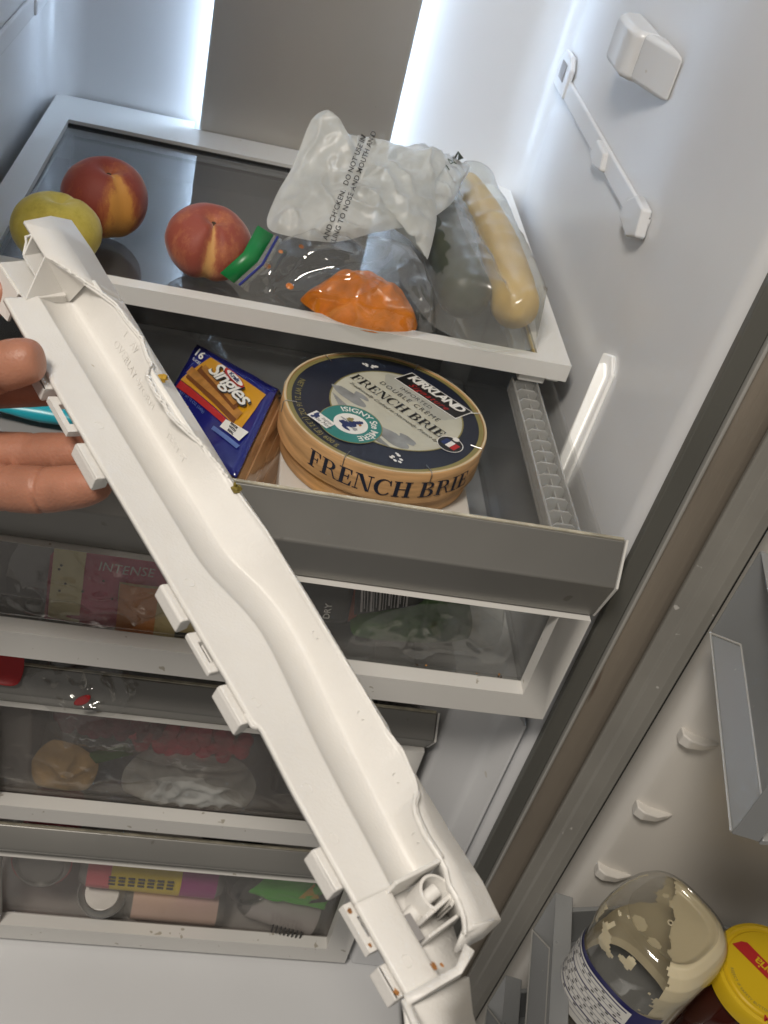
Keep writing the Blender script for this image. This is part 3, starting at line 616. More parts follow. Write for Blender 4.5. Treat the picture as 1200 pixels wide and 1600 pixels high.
glyphs_to(glyphs('Isigny', .0042, shear=.4), lambda a, b, h: lm(a + SX - .0110, b + SY - .0136, h), .0012).build('lettering', 'ink', lid, smooth=False)
glyphs_to(glyphs('Ste Mère', .0042, shear=.4), lambda a, b, h: lm(a + SX - .0110, b + SY - .0176, h), .0012).build('lettering', 'ink', lid, smooth=False)
arc_text('NET WT 21.16 OZ (1.32 LB) 600 g', 0, 0, .0660, rad(-118), .0060, 'gold', .0003, inside=True, bold=.00008)
# round badge with flag
BX, BY = .0545, .0080
disc(lm, BX, BY, .0098, 32, .0006).build('badge', 'black_print', lid)
annulus(lm, BX, BY, .0098, .0092, 32, .00068).build('badge_edge', 'white_print', lid)
for i, m_ in enumerate(('label_blue', 'white_print', 'red_print')):
    lrect(BX - .0062 + i * .0042, BX - .0022 + i * .0042, BY - .0040, BY + .0042, .0007).build('flag_stripe', m_, lid, smooth=False)
MB().lathe([(.0001, .0003), (.0022, .0002), (.0024, 0)], lm(BX - .001, BY + .0085, .0008), bn, 12).build('badge_heart', 'white_print', lid)
for ang_ in (143, 318):
    a0 = rad(ang_); cx, cy = .0592 * cos(a0), .0592 * sin(a0)
    for i in range(7):
        b0 = i * 2.4 + a0; x_, y_ = cx + .0038 * sin(b0 * 3.1), cy + .0038 * cos(b0 * 2.3)
        blob(x_, y_, .0016, .0011, 90 + i + ang_, n=10, lift=.0004 + i * .00002, wob=.5).build('sprig', 'white_print', lid, smooth=False)
for ang_ in (12, 68, 128, 190, 245, 292, 335):
    a0 = rad(ang_); d_ = be1 * cos(a0) + be2 * sin(a0)
    MB().tube([BC + d_ * (BRD - .0085) + bn * .0002, BC + d_ * (BRD - .001) + bn * .0009, BC + d_ * (BRD + .0004) - bn * .0006, BC + d_ * (BRD + .0004) - bn * .0085], .00028, 6).build('staple', 'staple', brie)
def sidefn(mid, zc_, R0):
    return lambda a, b, h=0.0: tuple(BC + (be1 * cos(mid + a / R0) + be2 * sin(mid + a / R0)) * (R0 + .00025 + h) + bn * (zc_ + b))
polys_to(dido_line('FRENCH BRIE', .0122, .07), sidefn(rad(-87), -.0125, BRD)).build('lettering', 'side_ink', brie, smooth=False)
for mid_ in (-205, 30):
    polys_to(dido_line('BRIE', .0138, .12), sidefn(rad(mid_), -.0125, BRD)).build('lettering', 'side_ink', brie, smooth=False)
for i, t_ in enumerate(('BEST IF USED', 'BY AUG 12', '26 0418')):
    glyphs_to(glyphs(t_, .0034, align='LEFT'), sidefn(rad(-38), -.0145 - .004 * i, BRD)).build('lettering', 'ink', brie, smooth=False) if False else None
# carton that carries it, and neighbours in the drawer
ct = MB().box(-.196, -.066, -.452, -.295, -.156, -.0687).build('carton', 'carton', bevel=.002)
tag(ct, 'white carton lying under the round brie box', 'carton')
MB().lathe([(.0001, .0006), (.011, .0005), (.0115, 0)], (-.183, -.436, -.0687), (0, 0, 1), 20).build('yellow_spot', 'yellow_print', ct)

# ================================================================== cheese slices
cs = thing('cheese_slices', 'blue and yellow pack of cheese slices leaning beside the brie box', 'cheese pack', (-.25, -.38, -.16))
A_, B_, C_, D_ = V3((-.2630, -.2825, -.060)), V3((-.2040, -.3620, -.036)), V3((-.2245, -.4500, -.048)), V3((-.2840, -.3760, -.074))
un = (B_ - A_).cross(D_ - A_).normalized()
if un.z < 0: un = -un
def pk(a, b, h=0.0):     # a across 0..1, b down 0..1
    q = A_.lerp(B_, a).lerp(D_.lerp(C_, a), b); return tuple(q + un * (h + .0035 * sin(pi * min(1, max(0, a))) * sin(pi * min(1, max(0, b))) + .0012 * nz((a * 5, b * 5, 3))))
m_ = MB(); N_ = 14
topf = [[pk(j / N_, i / N_) for j in range(N_ + 1)] for i in range(N_ + 1)]
m_.loft(topf); m_.build('wrapper', 'pack_blue', cs, ang=90, solid=.0008)
thk = .045
sl = [V3(pk(0, 0)), V3(pk(1, 0)), V3(pk(1, 1)), V3(pk(0, 1))]; cen = sum(sl, Vector()) / 4
ins = [cen + (p - cen) * .97 - un * .004 for p in sl]; dn_ = Vector((0.012, -.004, -1)) * .9
k_ = 11
for i in range(k_):
    o0 = -un * (.0039 * i); o1 = -un * (.0039 * i + .0034); j_ = Vector((.0012 * nz((i * 1.7, 0, 0)), .0012 * nz((0, i * 1.9, 0)), 0))
    MB().loft([[tuple(p + o0 + j_) for p in ins], [tuple(p + o1 + j_) for p in ins]], True, True).build('slice', 'cheese', cs, smooth=False)
wr = MB(); q_ = [cen + (p - cen) * 1.02 - un * .001 for p in sl]
rows_ = []
for i in range(9):
    rows_.append([tuple(q_[a_].lerp(q_[(a_ + 1) % 4], t_ / 6) - un * (.0445 * i / 8) + Vector((1, -.5, 0)) * .0018 * nz((t_ + a_ * 6, i * .9, 2))) for a_ in range(4) for t_ in range(6)])
wr.loft(rows_, True); wr.build('side_film', 'bag_clear', cs, ang=120)
MB().loft([[pk(-.02, -.01), pk(.2, -.03), pk(.42, -.01)], [pk(-.10, -.16, -.004), pk(.1, -.22, .002), pk(.36, -.10, -.003)]]).build('crimped_end', 'bag_clear', cs, sub=1)
def pquad(pts, lift, m2, name, n=5):
    mm = MB(); a, b, c, d = pts
    rr = [[pk(*( (a[0] + (b[0] - a[0]) * s_ / n) * (1 - t_ / n) + (d[0] + (c[0] - d[0]) * s_ / n) * t_ / n, (a[1] + (b[1] - a[1]) * s_ / n) * (1 - t_ / n) + (d[1] + (c[1] - d[1]) * s_ / n) * t_ / n), lift) for s_ in range(n + 1)] for t_ in range(n + 1)]
    return mm.loft(rr).build(name, m2, cs, ang=90)
pquad(((.22, .06), (.93, .13), (.86, .60), (.05, .44)), .0007, 'pack_yellow', 'yellow_field')
pquad(((.06, .45), (.86, .61), (.84, .66), (.05, .53)), .0010, 'red_print', 'red_ribbon')
pquad(((.70, .585), (.94, .57), (.90, .70), (.68, .68)), .0013, 'white_print', 'white_flag')
pquad(((.62, .70), (.92, .73), (.90, .77), (.61, .74)), .0010, 'pack_lightblue', 'pale_stripe')
pquad(((.16, .66), (.30, .66), (.27, .78), (.14, .78)), .0010, 'pack_yellow', 'yellow_corner')
for i, (x0, y0, x1, y1, w_, m2) in enumerate(((.12, .34, .80, .52, .085, 'bread_dark'), (.10, .30, .82, .48, .075, 'bread'), (.20, .24, .76, .43, .06, 'bread_dark'), (.24, .21, .74, .40, .05, 'bread'))):
    pquad(((x0, y0 - w_ * .5), (x1, y1 - w_ * .5), (x1 - .02, y1 + w_ * .7), (x0 - .02, y0 + w_ * .7)), .0011 + i * .0004, m2, 'sandwich_picture')
def pk_text(txt, size, a, b, m2, lift, slope=(1, .16), bold=0, shear=0, space=1.0, nm='lettering'):
    L1 = (B_ - A_).length; L2 = (D_ - A_).length; dx, dy = slope; nl = math.hypot(dx, dy); dx, dy = dx / nl, dy / nl
    return glyphs_to(glyphs(txt, size, bold=bold, shear=shear, space=space), lambda x, y, h: pk(a + (x * dx + y * dy) / L1, b + (x * dy - y * dx) / L2, h), lift).build(nm, m2, cs, smooth=False)
pk_text('Singles', .0235, .575, .255, 'ink', .0030, slope=(1, .30), bold=.0008, shear=.35, space=.86, nm='lettering_shadow')
pk_text('Singles', .0235, .570, .250, 'white_print', .0034, slope=(1, .30), bold=.0003, shear=.35, space=.86)
pk_text('16', .012, .10, .10, 'white_print', .0012, bold=.0003); pk_text('SLICES', .0040, .11, .185, 'white_print', .0012)
ko = MB().poly([pk(.60 + .13 * cos(2 * pi * k / 24), .235 + .05 * sin(2 * pi * k / 24) + .035 * cos(2 * pi * k / 24) - .06, .0040) for k in range(24)]).build('logo_oval', 'red_print', cs, smooth=False)
MB().poly([pk(.61 + .105 * cos(2 * pi * k / 24), .235 + .036 * sin(2 * pi * k / 24) + .03 * cos(2 * pi * k / 24) - .06, .0043) for k in range(24)]).build('logo_field', 'white_print', cs, smooth=False)
pk_text('Kraft', .0062, .605, .175, 'label_blue', .0046, slope=(1, .30), bold=.00022)
for i, t_ in enumerate(('MADE', 'WITH', 'REAL')): pk_text(t_, .0030, .80, .600 + i * .036, 'ink', .0016, bold=.0002)
pk_text('NET WT 12 OZ (340g)', .0038, .30, .60, 'pack_lightblue', .0012, slope=(1, .2))

def packet(name, label, cat, c, ex, ey, hx, hy, thick, m_face, seed, puff=.006, group=None):
    """a soft filled packet: two puffed faces meeting in a thin edge"""
    o = thing(name, label, cat, c, group); e1 = V3(ex).normalized(); e2 = V3(ey); e2 = (e2 - e1 * e2.dot(e1)).normalized(); n_ = e1.cross(e2)
    rows = []
    N1 = 16
    def pt(a, b, s_):
        k = (1 - abs(a) ** 4) * (1 - abs(b) ** 4); return tuple(V3(c) + e1 * hx * a + e2 * hy * b + n_ * (s_ * (thick * .5) * max(0, k) ** .5 + puff * nz((a * 2 + seed, b * 2, s_))))
    mb = MB()
    for s_ in (1, -1): mb.loft([[pt(-1 + 2 * i / N1, -1 + 2 * j / N1, s_) for i in range(N1 + 1)] for j in range(N1 + 1)])
    mb.build('packet_body', m_face, o, ang=100)
    return o, (lambda a, b, h=0.0: tuple(V3(pt(a, b, 1)) + n_ * h)), n_
def pface(fn, a0, a1, b0, b1, lift, m2, name, par, n=8):
    return MB().loft([[fn(a0 + (a1 - a0) * i / n, b0 + (b1 - b0) * j / n, lift) for i in range(n + 1)] for j in range(n + 1)]).build(name, m2, par, ang=100)
def ptext(fn, hx, hy, txt, size, a, b, lift, m2, par, **k):
    return glyphs_to(glyphs(txt, size, **k), lambda x, y, h: fn(a + x / hx, b + y / hy, h), lift).build('lettering', m2, par, smooth=False)

# contents of the top drawer, seen through its clear front
o, fn, _n = packet('deli_packet', 'pink packet in crinkled clear wrap at the top drawer front', 'packet', (-.283, -.471, -.118), (1, 0, 0), (.25, .30, .9), .046, .040, .016, 'pink_pack', 2)
pface(fn, -.95, -.52, -.95, .95, .0006, 'cream_pack', 'cream_stripe', o)
ptext(fn, .046, .040, 'INTENSE', .0085, .02, .10, .0008, 'white_print', o, shear=.15, space=1.05)
for i in range(9): MB().lathe([(.0001, .0004), (.0009, 0)], fn(random.uniform(-.9, .3), random.uniform(-.5, .5), .0012), (0, -1, .3), 7).build('crumb_mark', 'stem', o)
cw = patch([(-.352, -.481, -.150), (-.350, -.478, -.110), (-.325, -.472, -.078), (-.285, -.470, -.075), (-.240, -.474, -.080), (-.232, -.484, -.105), (-.245, -.489, -.128), (-.262, -.490, -.138), (-.280, -.491, -.150), (-.320, -.488, -.152)], (-.29, -.486, -.118), lambda f_, p: .004 * (1 - f_), n_r=26, n_a=100, folds=(.0065, 60, .8), seed=61)
cw.build('clear_wrap', 'wrap_crinkle', o, ang=120)
o, fn, _n = packet('cheese_packet', 'orange and tan packet with black mark in top drawer', 'packet', (-.250, -.4845, -.1425), (1, 0, 0), (.08, .12, .95), .035, .0245, .010, 'tan_pack', 5, puff=.001)
pface(fn, -.98, -.30, -.98, .98, .0006, 'orange_pack', 'orange_panel', o); pface(fn, -.30, .95, -.98, -.72, .0006, 'orange_pack', 'orange_foot', o)
pface(fn, .08, .75, -.36, -.16, .0008, 'black_pack', 'black_mark', o)
o, fn, _n = packet('dry_goods_pouch', 'black pouch marked DRY behind the clear drawer front', 'pouch', (-.160, -.472, -.116), (1, .10, 0), (.05, .22, .95), .022, .020, .010, 'black_pack', 8, puff=.001)
glyphs_to(glyphs('DRY', .0062, bold=.0001), lambda x, y, h: fn(.28 - y / .022, -.40 + x / .020, h), .0008).build('lettering', 'white_print', o, smooth=False)
o2, fn2, _n = packet('barcode_pouch', 'black and silver pouch side with barcode beside the DRY pouch', 'pouch', (-.112, -.464, -.112), (1, .30, .10), (.05, .25, .95), .026, .013, .008, 'black_pack', 11, puff=.001)
for i in range(16):
    a_ = -.88 + i * .08 + .02 * nz((i * 3.1, 0, 0)); pface(fn2, a_, a_ + (.02 if i % 3 else .05), -.75 + .2 * (i % 4 == 1), .7, .0006, 'pale_label', 'bar', o2, n=2)
ww = patch([(-.205, -.452, -.120), (-.200, -.448, -.085), (-.150, -.445, -.080), (-.095, -.445, -.082), (-.085, -.450, -.110), (-.140, -.455, -.125)], (-.145, -.45, -.10), lambda f_, p: .004 * (1 - f_), n_r=16, n_a=70, folds=(.005, 45, .7), seed=77)
tag(ww.build('white_wrapper', 'bag_milky', ang=120), 'pale plastic wrapper behind the DRY pouch in the top drawer', 'wrapper')
tm = capsule((-.155, -.455, -.132), (-.125, -.448, -.132), .020, .016, n=12, m=14)
tag(tm.build('tomato', 'tomato', ang=80), 'red tomato behind the clear plastic of the top drawer', 'tomato')
gp = patch([(-.13, -.47, -.150), (-.128, -.45, -.118), (-.095, -.44, -.112), (-.06, -.44, -.118), (-.05, -.46, -.150)], (-.09, -.46, -.13), lambda f_, p: .012 * (1 - f_), n_r=14, n_a=60, folds=(.008, 50, .6), seed=71)
tag(gp.build('salad_leaves', 'leaf_green', ang=100), 'green salad leaves in the top drawer beside the tomato', 'salad')
wp = patch([(-.082, -.47, -.150), (-.080, -.44, -.105), (-.05, -.42, -.098), (-.03, -.43, -.115), (-.028, -.46, -.150)], (-.055, -.455, -.125), lambda f_, p: .008 * (1 - f_), n_r=14, n_a=60, folds=(.006, 55, .7), seed=73)
tag(wp.build('clear_wrapper', 'bag_sheer', ang=120), 'crinkled clear wrapper in right corner of the top drawer', 'wrapper')
tl_ = thing('ice_pack', 'bright teal pack lying in the top drawer behind the hand', 'ice pack', (-.345, -.40, -.10))
rows = []
for i in range(13):
    t = i / 12; rows.append([tuple(Vector((-.395 + .11 * t, -.40 + .012 * cos(a) * (.6 + .4 * sin(pi * t)), -.055 + .006 * sin(a) * (.4 + .6 * sin(pi * t)) + .002 * nz((t * 4, a, 0))))) for a in [2 * pi * k / 12 for k in range(12)]])
MB().loft(rows, True, True).build('gel', 'teal_pack', tl_, ang=80)
MB().box(-.41, -.27, -.47, -.33, -.156, -.066).build('pack_tray', 'grey_item', tl_, bevel=.004)

for i in range(26):
    t_ = random.random(); x_ = -.03 - .16 * t_ * t_; r_ = random.uniform(.0004, .0011); zz = -.163 + random.choice((.0192, .0192, .003, .010, .014)) 
    MB().lathe([(.0001, r_ * .7), (r_ * .8, r_ * .4), (r_, 0)], (x_, D1['yf'] + (.0124 if zz > -.15 else .0127), zz + random.uniform(-.002, .002)), (random.uniform(-.4, .4), -1, .3), 7).build('dirt_speck', random.choice(('stem', 'stem', 'bread')), upper)
# contents of the middle drawer
rb = thing('red_bag', 'red bag in loose clear wrap hanging over middle drawer handle', 'bag', (-.33, -.45, -.26))
MB().loft([[(-.40 + .011 * i, -.452 - .004 * nz((i, 0, 1)), -.222 + .004 * nz((i, 2, 1))) for i in range(6)], [(-.40 + .011 * i, -.466 + .004 * nz((i, 5, 1)), -.236 - .003 * i * .3) for i in range(6)], [(-.40 + .010 * i, -.470, -.238 - .004 * (i / 5) - .004 * abs(nz((i, 9, 1)))) for i in range(6)]]).build('red_film', 'red_pack', rb, sub=2, solid=.001)
patch([(-.345, -.470, -.236), (-.325, -.452, -.222), (-.285, -.450, -.222), (-.268, -.466, -.236), (-.280, -.476, -.252), (-.302, -.478, -.264), (-.307, -.480, -.285), (-.313, -.479, -.290), (-.318, -.477, -.262)], (-.308, -.470, -.245), lambda f_, p: .003 * (1 - f_), n_r=18, n_a=70, folds=(.005, 80, .75), seed=81).build('loose_wrap', 'bag_clear', rb, ang=120)
MB().loft([[(-.309, -.4705, -.247), (-.304, -.4715, -.240), (-.297, -.4712, -.238)], [(-.311, -.4735, -.251), (-.303, -.4745, -.250), (-.298, -.4735, -.244)]]).build('red_scrap', 'red_pack', rb, sub=1, solid=.0008)
for i, (x, z, w_, m2, lab, cat) in enumerate(((-.285, -.318, .034, 'berry', 'dark purple berry bag in the middle drawer', 'berry bag'), (-.222, -.330, .040, 'berry_red', 'pinkish red berry bag in the middle drawer', 'berry bag'))):
    bb_ = thing('berry_bag', lab, cat, (x, -.42, -.40), 'berry bags in the middle drawer')
    for k in range(34):
        a_, r_ = k * 2.4, w_ * math.sqrt(k / 34); px, pz = x + r_ * cos(a_) * 1.25, z + r_ * sin(a_) * .42
        MB().lathe([(.0002, -.006), (.0055, -.004), (.007, 0), (.0055, .004), (.0002, .006)], (px, -.430 + .006 * nz((k, 3, i)), pz), (nz((k, 1, 1)), -1, .3), 9).build('berry', m2, bb_)
    patch([(x + w_ * 1.35 * cos(t), -.440, z + w_ * .60 * sin(t)) for t in [2 * pi * k / 14 for k in range(14)]], (x, -.444, z), lambda f_, p: .006 * (1 - f_ * f_), n_r=14, n_a=60, folds=(.004, 70, .7), seed=90 + i).build('bag_film', 'bag_clear', bb_, ang=120)
mw = patch([(-.268, -.440, -.392), (-.272, -.436, -.368), (-.255, -.430, -.345), (-.215, -.428, -.340), (-.180, -.430, -.350), (-.165, -.436, -.370), (-.172, -.442, -.394), (-.220, -.444, -.398)], (-.218, -.44, -.37), lambda f_, p: .010 * (1 - f_ * f_), n_r=18, n_a=70, folds=(.006, 60, .7), seed=95)
tag(mw.build('white_bag', 'bag_milky', ang=120), 'white plastic bag at the bottom of the middle drawer', 'bag')
tag(MB().prism([(-.300, -.352), (-.272, -.336), (-.266, -.345), (-.294, -.362)], 'y', -.438, -.434).build('green_strip', 'leaf_green', bevel=.001), 'flat green strip beside the white bag in middle drawer', 'strip')
tag(patch([(-.338, -.44, -.394), (-.344, -.432, -.372), (-.330, -.428, -.350), (-.308, -.430, -.352), (-.292, -.434, -.366), (-.300, -.44, -.394)], (-.318, -.44, -.372), lambda f_, p: .004 * (1 - f_), n_r=12, n_a=50, folds=(.005, 60, .5), seed=97).build('bread_bag', 'food_mix', ang=100), 'yellow and orange food bag in left of middle drawer', 'bag')
tag(MB().box(-.38, -.345, -.43, -.36, -.405, -.300).build('glass_box', 'grey_item', bevel=.004), 'pale square tub at the left of the middle drawer', 'tub')
tag(MB().box(-.150, -.075, -.42, -.30, -.405, -.30).build('dark_tub', 'can_dark', bevel=.006), 'dark tub at the right of the middle drawer', 'tub')

cl_ = patch([(-.372, -.4445, -.398), (-.370, -.4440, -.330), (-.340, -.4430, -.300), (-.260, -.4430, -.292), (-.170, -.4430, -.300), (-.120, -.4440, -.330), (-.118, -.4450, -.396), (-.240, -.4455, -.402)], (-.245, -.4445, -.35), lambda f_, p: .0, n_r=34, n_a=130, folds=(.0035, 38, .75), seed=131)
tag(cl_.build('crumpled_wrap', 'bag_clear', ang=120), 'crumpled clear wrap pressed to the front of the middle drawer', 'wrapper')
cr2 = patch([(-.135, -.4880, -.158), (-.130, -.4870, -.120), (-.100, -.4850, -.100), (-.060, -.4850, -.096), (-.032, -.4870, -.115), (-.030, -.4890, -.158), (-.080, -.4895, -.160)], (-.08, -.4875, -.13), lambda f_, p: .0, n_r=24, n_a=90, folds=(.003, 44, .75), seed=137)
tag(cr2.build('crumpled_wrap', 'wrap_crinkle', ang=120), 'crumpled clear wrap in front of the salad leaves in top drawer', 'wrapper')
# contents of the lowest drawer: drink cans and packs
def can(label, c, axis, L, r, bands, lidm='tin'):
    o = thing('drink_can', label, 'drink can', c, 'drink cans in the lowest drawer'); ax = V3(axis).normalized(); b = V3(c) - ax * L / 2
    for (t0, t1, m2) in bands: MB().lathe([(r, L * t0 + .0001), (r, L * t1 - .0001)], b, ax, 28).build('label_band', m2, o, ang=60)
    MB().lathe([(r - .0003, .001), (r - .004, -.006), (r - .006, -.007), (r - .007, -.004), (.0005, -.004)], b, ax, 28).build('can_end', lidm, o, ang=50)
    MB().lathe([(r - .0003, L - .001), (r - .004, L + .006), (r - .006, L + .007), (r - .007, L + .004), (.0005, L + .004)], b, ax, 28).build('can_end', lidm, o, ang=50)
    return o
can('pink can at left of the lowest drawer, its silver end showing', (-.333, -.395, -.527), (0, -1, .38), .085, .026, [(0, .85, 'can_pink'), (.85, 1, 'can_pink')])
o = can('yellow and purple can lying sideways in the lowest drawer', (-.236, -.419, -.5275), (1, 0, -.03), .115, .024, [(0, .18, 'can_pink'), (.18, .72, 'can_yellow'), (.72, 1, 'can_purple')])
for i in range(7):
    for k in range(3):
        MB().box(-.274 + i * .0085, -.268 + i * .0085, -.4435, -.4428, -.5145 - k * .0055, -.512 - k * .0055).build('print_line', 'black_print', o)
can('pale pink can lying under the yellow can in lowest drawer', (-.212, -.427, -.5715), (1, 0, -.02), .078, .0188, [(0, 1, 'can_pale')])
can('dark can with silver lid standing in the lowest drawer', (-.279, -.425, -.572), (0, -.55, 1), .030, .022, [(0, 1, 'can_dark')])
can('black can at the right of the yellow one', (-.160, -.402, -.525), (.5, -1, .1), .07, .024, [(0, 1, 'can_dark')], 'can_dark')
o, fn, _n = packet('snack_packet', 'green snack packet in right of the lowest drawer', 'packet', (-.112, -.428, -.522), (1, 0, -.22), (.05, .5, .8), .042, .019, .012, 'pack_green', 14)
MB().poly([fn(.25, -.5, .0014), fn(.75, -.4, .0014), fn(.5, .35, .0014)]).build('yellow_wedge', 'yellow_print', o, smooth=False)
MB().poly([fn(.55, -.8, .0010), fn(.95, -.5, .0010), fn(.9, .5, .0010), fn(.72, .2, .0010)]).build('black_wedge', 'black_print', o, smooth=False)
o = can('pale labelled tub lying at the right of the lowest drawer', (-.112, -.424, -.569), (1, -.1, -.30), .066, .020, [(0, 1, 'pale_label')])
for i in range(8): MB().box(-.122 + i * .004, -.1205 + i * .004, -.4536, -.4530, -.566 - i * .0012, -.553 - i * .0012).build('print_line', 'black_print', o)

# ================================================================== door bins
def door_bin(label, z, y0=-.5655, h=.052, run=.40):
    o = thing('door_bin', label, 'door bin', (.12, -.75, z), 'grey bins on the open door')
    A = Vector((.0405, y0, z)); dirn = Vector((-.225, -.974, 0)).normalized(); out = Vector((-.974, .225, 0)).normalized(); up = Vector((0, 0, 1))
    L = run; P = lambda s_, n_, u_: tuple(A + dirn * s_ + out * n_ + up * u_)
    ch = .014
    f0 = [P(0, 0, 0), P(L, 0, 0), P(L, 0, h), P(0, 0, h)]; f1 = [P(ch * 1.4, -.010, ch), P(L - ch, -.010, ch), P(L - ch, -.010, h - .004), P(ch * 1.4, -.010, h - .004)]
    b0 = [P(0, -.0135, 0), P(L, -.0135, 0), P(L, -.0135, h), P(0, -.0135, h)]
    m = MB(); m.add(f0 + f1 + b0, [(4, 5, 6, 7), (0, 1, 5, 4), (1, 2, 6, 5), (2, 3, 7, 6), (3, 0, 4, 7), (0, 8, 9, 1), (1, 9, 10, 2), (2, 10, 11, 3), (3, 11, 8, 0), (8, 11, 10, 9)])
    m.build('front_panel', 'bin_grey', o, bevel=.0009, seg=2)
    MB().tube([P(ch * 1.4, -.0096, ch), P(L - ch, -.0096, ch)], .0005, 6).build('panel_highlight', 'flange_edge', o)  # pale tubes here and below paint highlights along the panel's bevels
    MB().tube([P(.0005, .0002, .0005), P(ch * 1.4, -.0094, ch)], .0007, 6).build('corner_highlight', 'flange_edge', o)
    MB().tube([P(.0005, .0002, .001), P(L - .001, .0002, .001)], .0006, 6).build('edge_highlight', 'flange_edge', o)
    MB().prism([tuple(P(.002, -.0140, 0)[:2]), tuple(P(L, -.0140, 0)[:2]), (.200, P(L, 0, 0)[1]), (.200, y0 - .012), (.08, y0 - .001)], 'z', z - .002, z + .002).build('tray_floor', 'bin_grey', o, bevel=.001)
    MB().prism([(P(.004, -.0140, 0)[0], P(.004, -.0140, 0)[1]), (.09, y0 - .0025), (.200, y0 - .0135), (.200, y0 - .0165), (.09, y0 - .0055), (P(.007, -.0140, 0)[0], P(.008, -.0140, 0)[1])], 'z', z + .0025, z + h - .006).build('end_wall', 'bin_grey', o, bevel=.001)
    return o
door_bin('upper grey door bin, nearest the top right corner of the door', -.0165, h=.062, run=.134)
door_bin('grey door bin holding the mayonnaise jar and the yellow lidded jar', -.333)
door_bin('lowest grey door bin, only its corner showing beside the held trim', -.452)

# upturned mayonnaise jar
JC = Vector((.0745, -.6330, -.3305)); JR = .0405; JH = .138
jar = thing('mayonnaise_jar', 'upturned clear jar of mayonnaise with blue and white label', 'jar', tuple(JC))
jq = lambda a: 1 + .05 * cos(4 * a + .6)
jp = [(.026, .0005), (.0275, .002), (.0275, .018), (.030, .024), (.036, .034), (.0385, .045), (.0385, .100), (.0392, .108), (.0398, .116), (.0385, .126), (.0345, .1335), (.0300, .1370), (.0275, .1378), (.0262, .1366), (.0245, .1345), (.0120, .1338), (.0003, .1338)]
MB().lathe(jp, JC, (0, 0, 1), 72, ref=(1, 0, 0), squash=jq).build('jar_wall', 'jar_clear', jar, ang=60)
# mayonnaise inside: full on the right, smeared away on the left
def inner(r, h, a):
    q = 1 + .05 * cos(4 * a + .6); return JC + Vector((cos(a) * r * q, sin(a) * r * q, h))
md = Vector((cos(rad(-18)), sin(rad(-18)), 0))
pin = [(.0355, .040), (.0375, .046), (.0375, .100), (.0383, .108), (.0389, .116), (.0376, .1255), (.0336, .1326), (.0292, .1360), (.0270, .1366), (.0256, .1352), (.0238, .1332), (.0120, .1330), (.0006, .1330)]
dense = []
for (r0, h0), (r1, h1) in zip(pin, pin[1:]):
    k_ = max(1, int(math.hypot(r1 - r0, h1 - h0) / .0009))
    dense += [(r0 + (r1 - r0) * t / k_, h0 + (h1 - h0) * t / k_) for t in range(k_)]
dense.append(pin[-1]); NA = 150; vs_, fs_ = [], []
for r_, h_ in dense:
    for k in range(NA): a = 2 * pi * k / NA; q = 1 + .05 * cos(4 * a + .6); vs_.append(JC + Vector((cos(a) * r_ * q, sin(a) * r_ * q, h_)))
for i in range(len(dense) - 1):
    for k in range(NA):
        ids = (i * NA + k, i * NA + (k + 1) % NA, (i + 1) * NA + (k + 1) % NA, (i + 1) * NA + k); c_ = sum((vs_[q] for q in ids), Vector()) / 4; d = (c_ - JC).dot(md); hh = c_.z - JC.z
        edge_ = .001 + .0035 * nz(c_ * 130) + .0018 * nz(c_ * 420) - max(0, .094 - hh) * 2.0
        sme = noise.noise(c_ * 62 + Vector((3.1, 7.7, 1.3))) + .25 * noise.noise(c_ * 170)
        if d > edge_ or sme > .40: fs_.append(ids)
fm = MB(); fm.add(vs_, fs_); fm.build('mayonnaise', 'mayo', jar, ang=80)
MB().lathe([(.0009, .1339), (.0016, .1342), (.0022, .1339)], JC, (0, 0, 1), 14).build('base_nub', 'mayo', jar)
MB().lathe([(.0268, .1385), (.0272, .1388), (.0276, .1384)], JC, (0, 0, 1), 60, ref=(1, 0, 0), squash=jq).build('foot_ring', 'jar_clear', jar)
def jl(a, h, off): 
    q = 1 + .05 * cos(4 * a + .6); return tuple(JC + Vector((cos(a) * (.0388 + off) * q, sin(a) * (.0388 + off) * q, h)))
A0, A1 = rad(150), rad(272)
lb = MB().loft([[jl(A0 + (A1 - A0) * k / 30, h, .0003) for k in range(31)] for h in (.040, .060, .080, .094 )]); lb = lb.build('label', 'jar_label_blue', jar, ang=90)
MB().loft([[jl(rad(152) + (rad(245) - rad(152)) * k / 30, h, .0007) for k in range(31)] for h in (.040, .060, .080, .090)]).build('nutrition_panel', 'white_print', lb, ang=90)
for i in range(11):
    h = .0885 - i * .0042; th = .0011 if i in (0, 3, 8) else .0004
    MB().loft([[jl(rad(156 + (2 if i % 2 else 0)) + (rad(241 - (6 if i % 3 == 1 else 0)) - rad(156)) * k / 16, hh, .0010) for k in range(17)] for hh in (h - th, h)]).build('print_line', 'jar_label_blue', lb, smooth=False)
for i in range(9):
    h = .0868 - i * .0042
    for j in range(9):
        a = rad(158 + j * 9.2 + (i * 3) % 5)
        if nz((i * 1.7, j * 2.3, 4)) > -.12: MB().loft([[jl(a + rad(3.5 + 3 * abs(nz((i, j, 9)))) * k / 3, hh, .0010) for k in range(4)] for hh in (h - .0012, h)]).build('print_word', 'ink', lb, smooth=False)

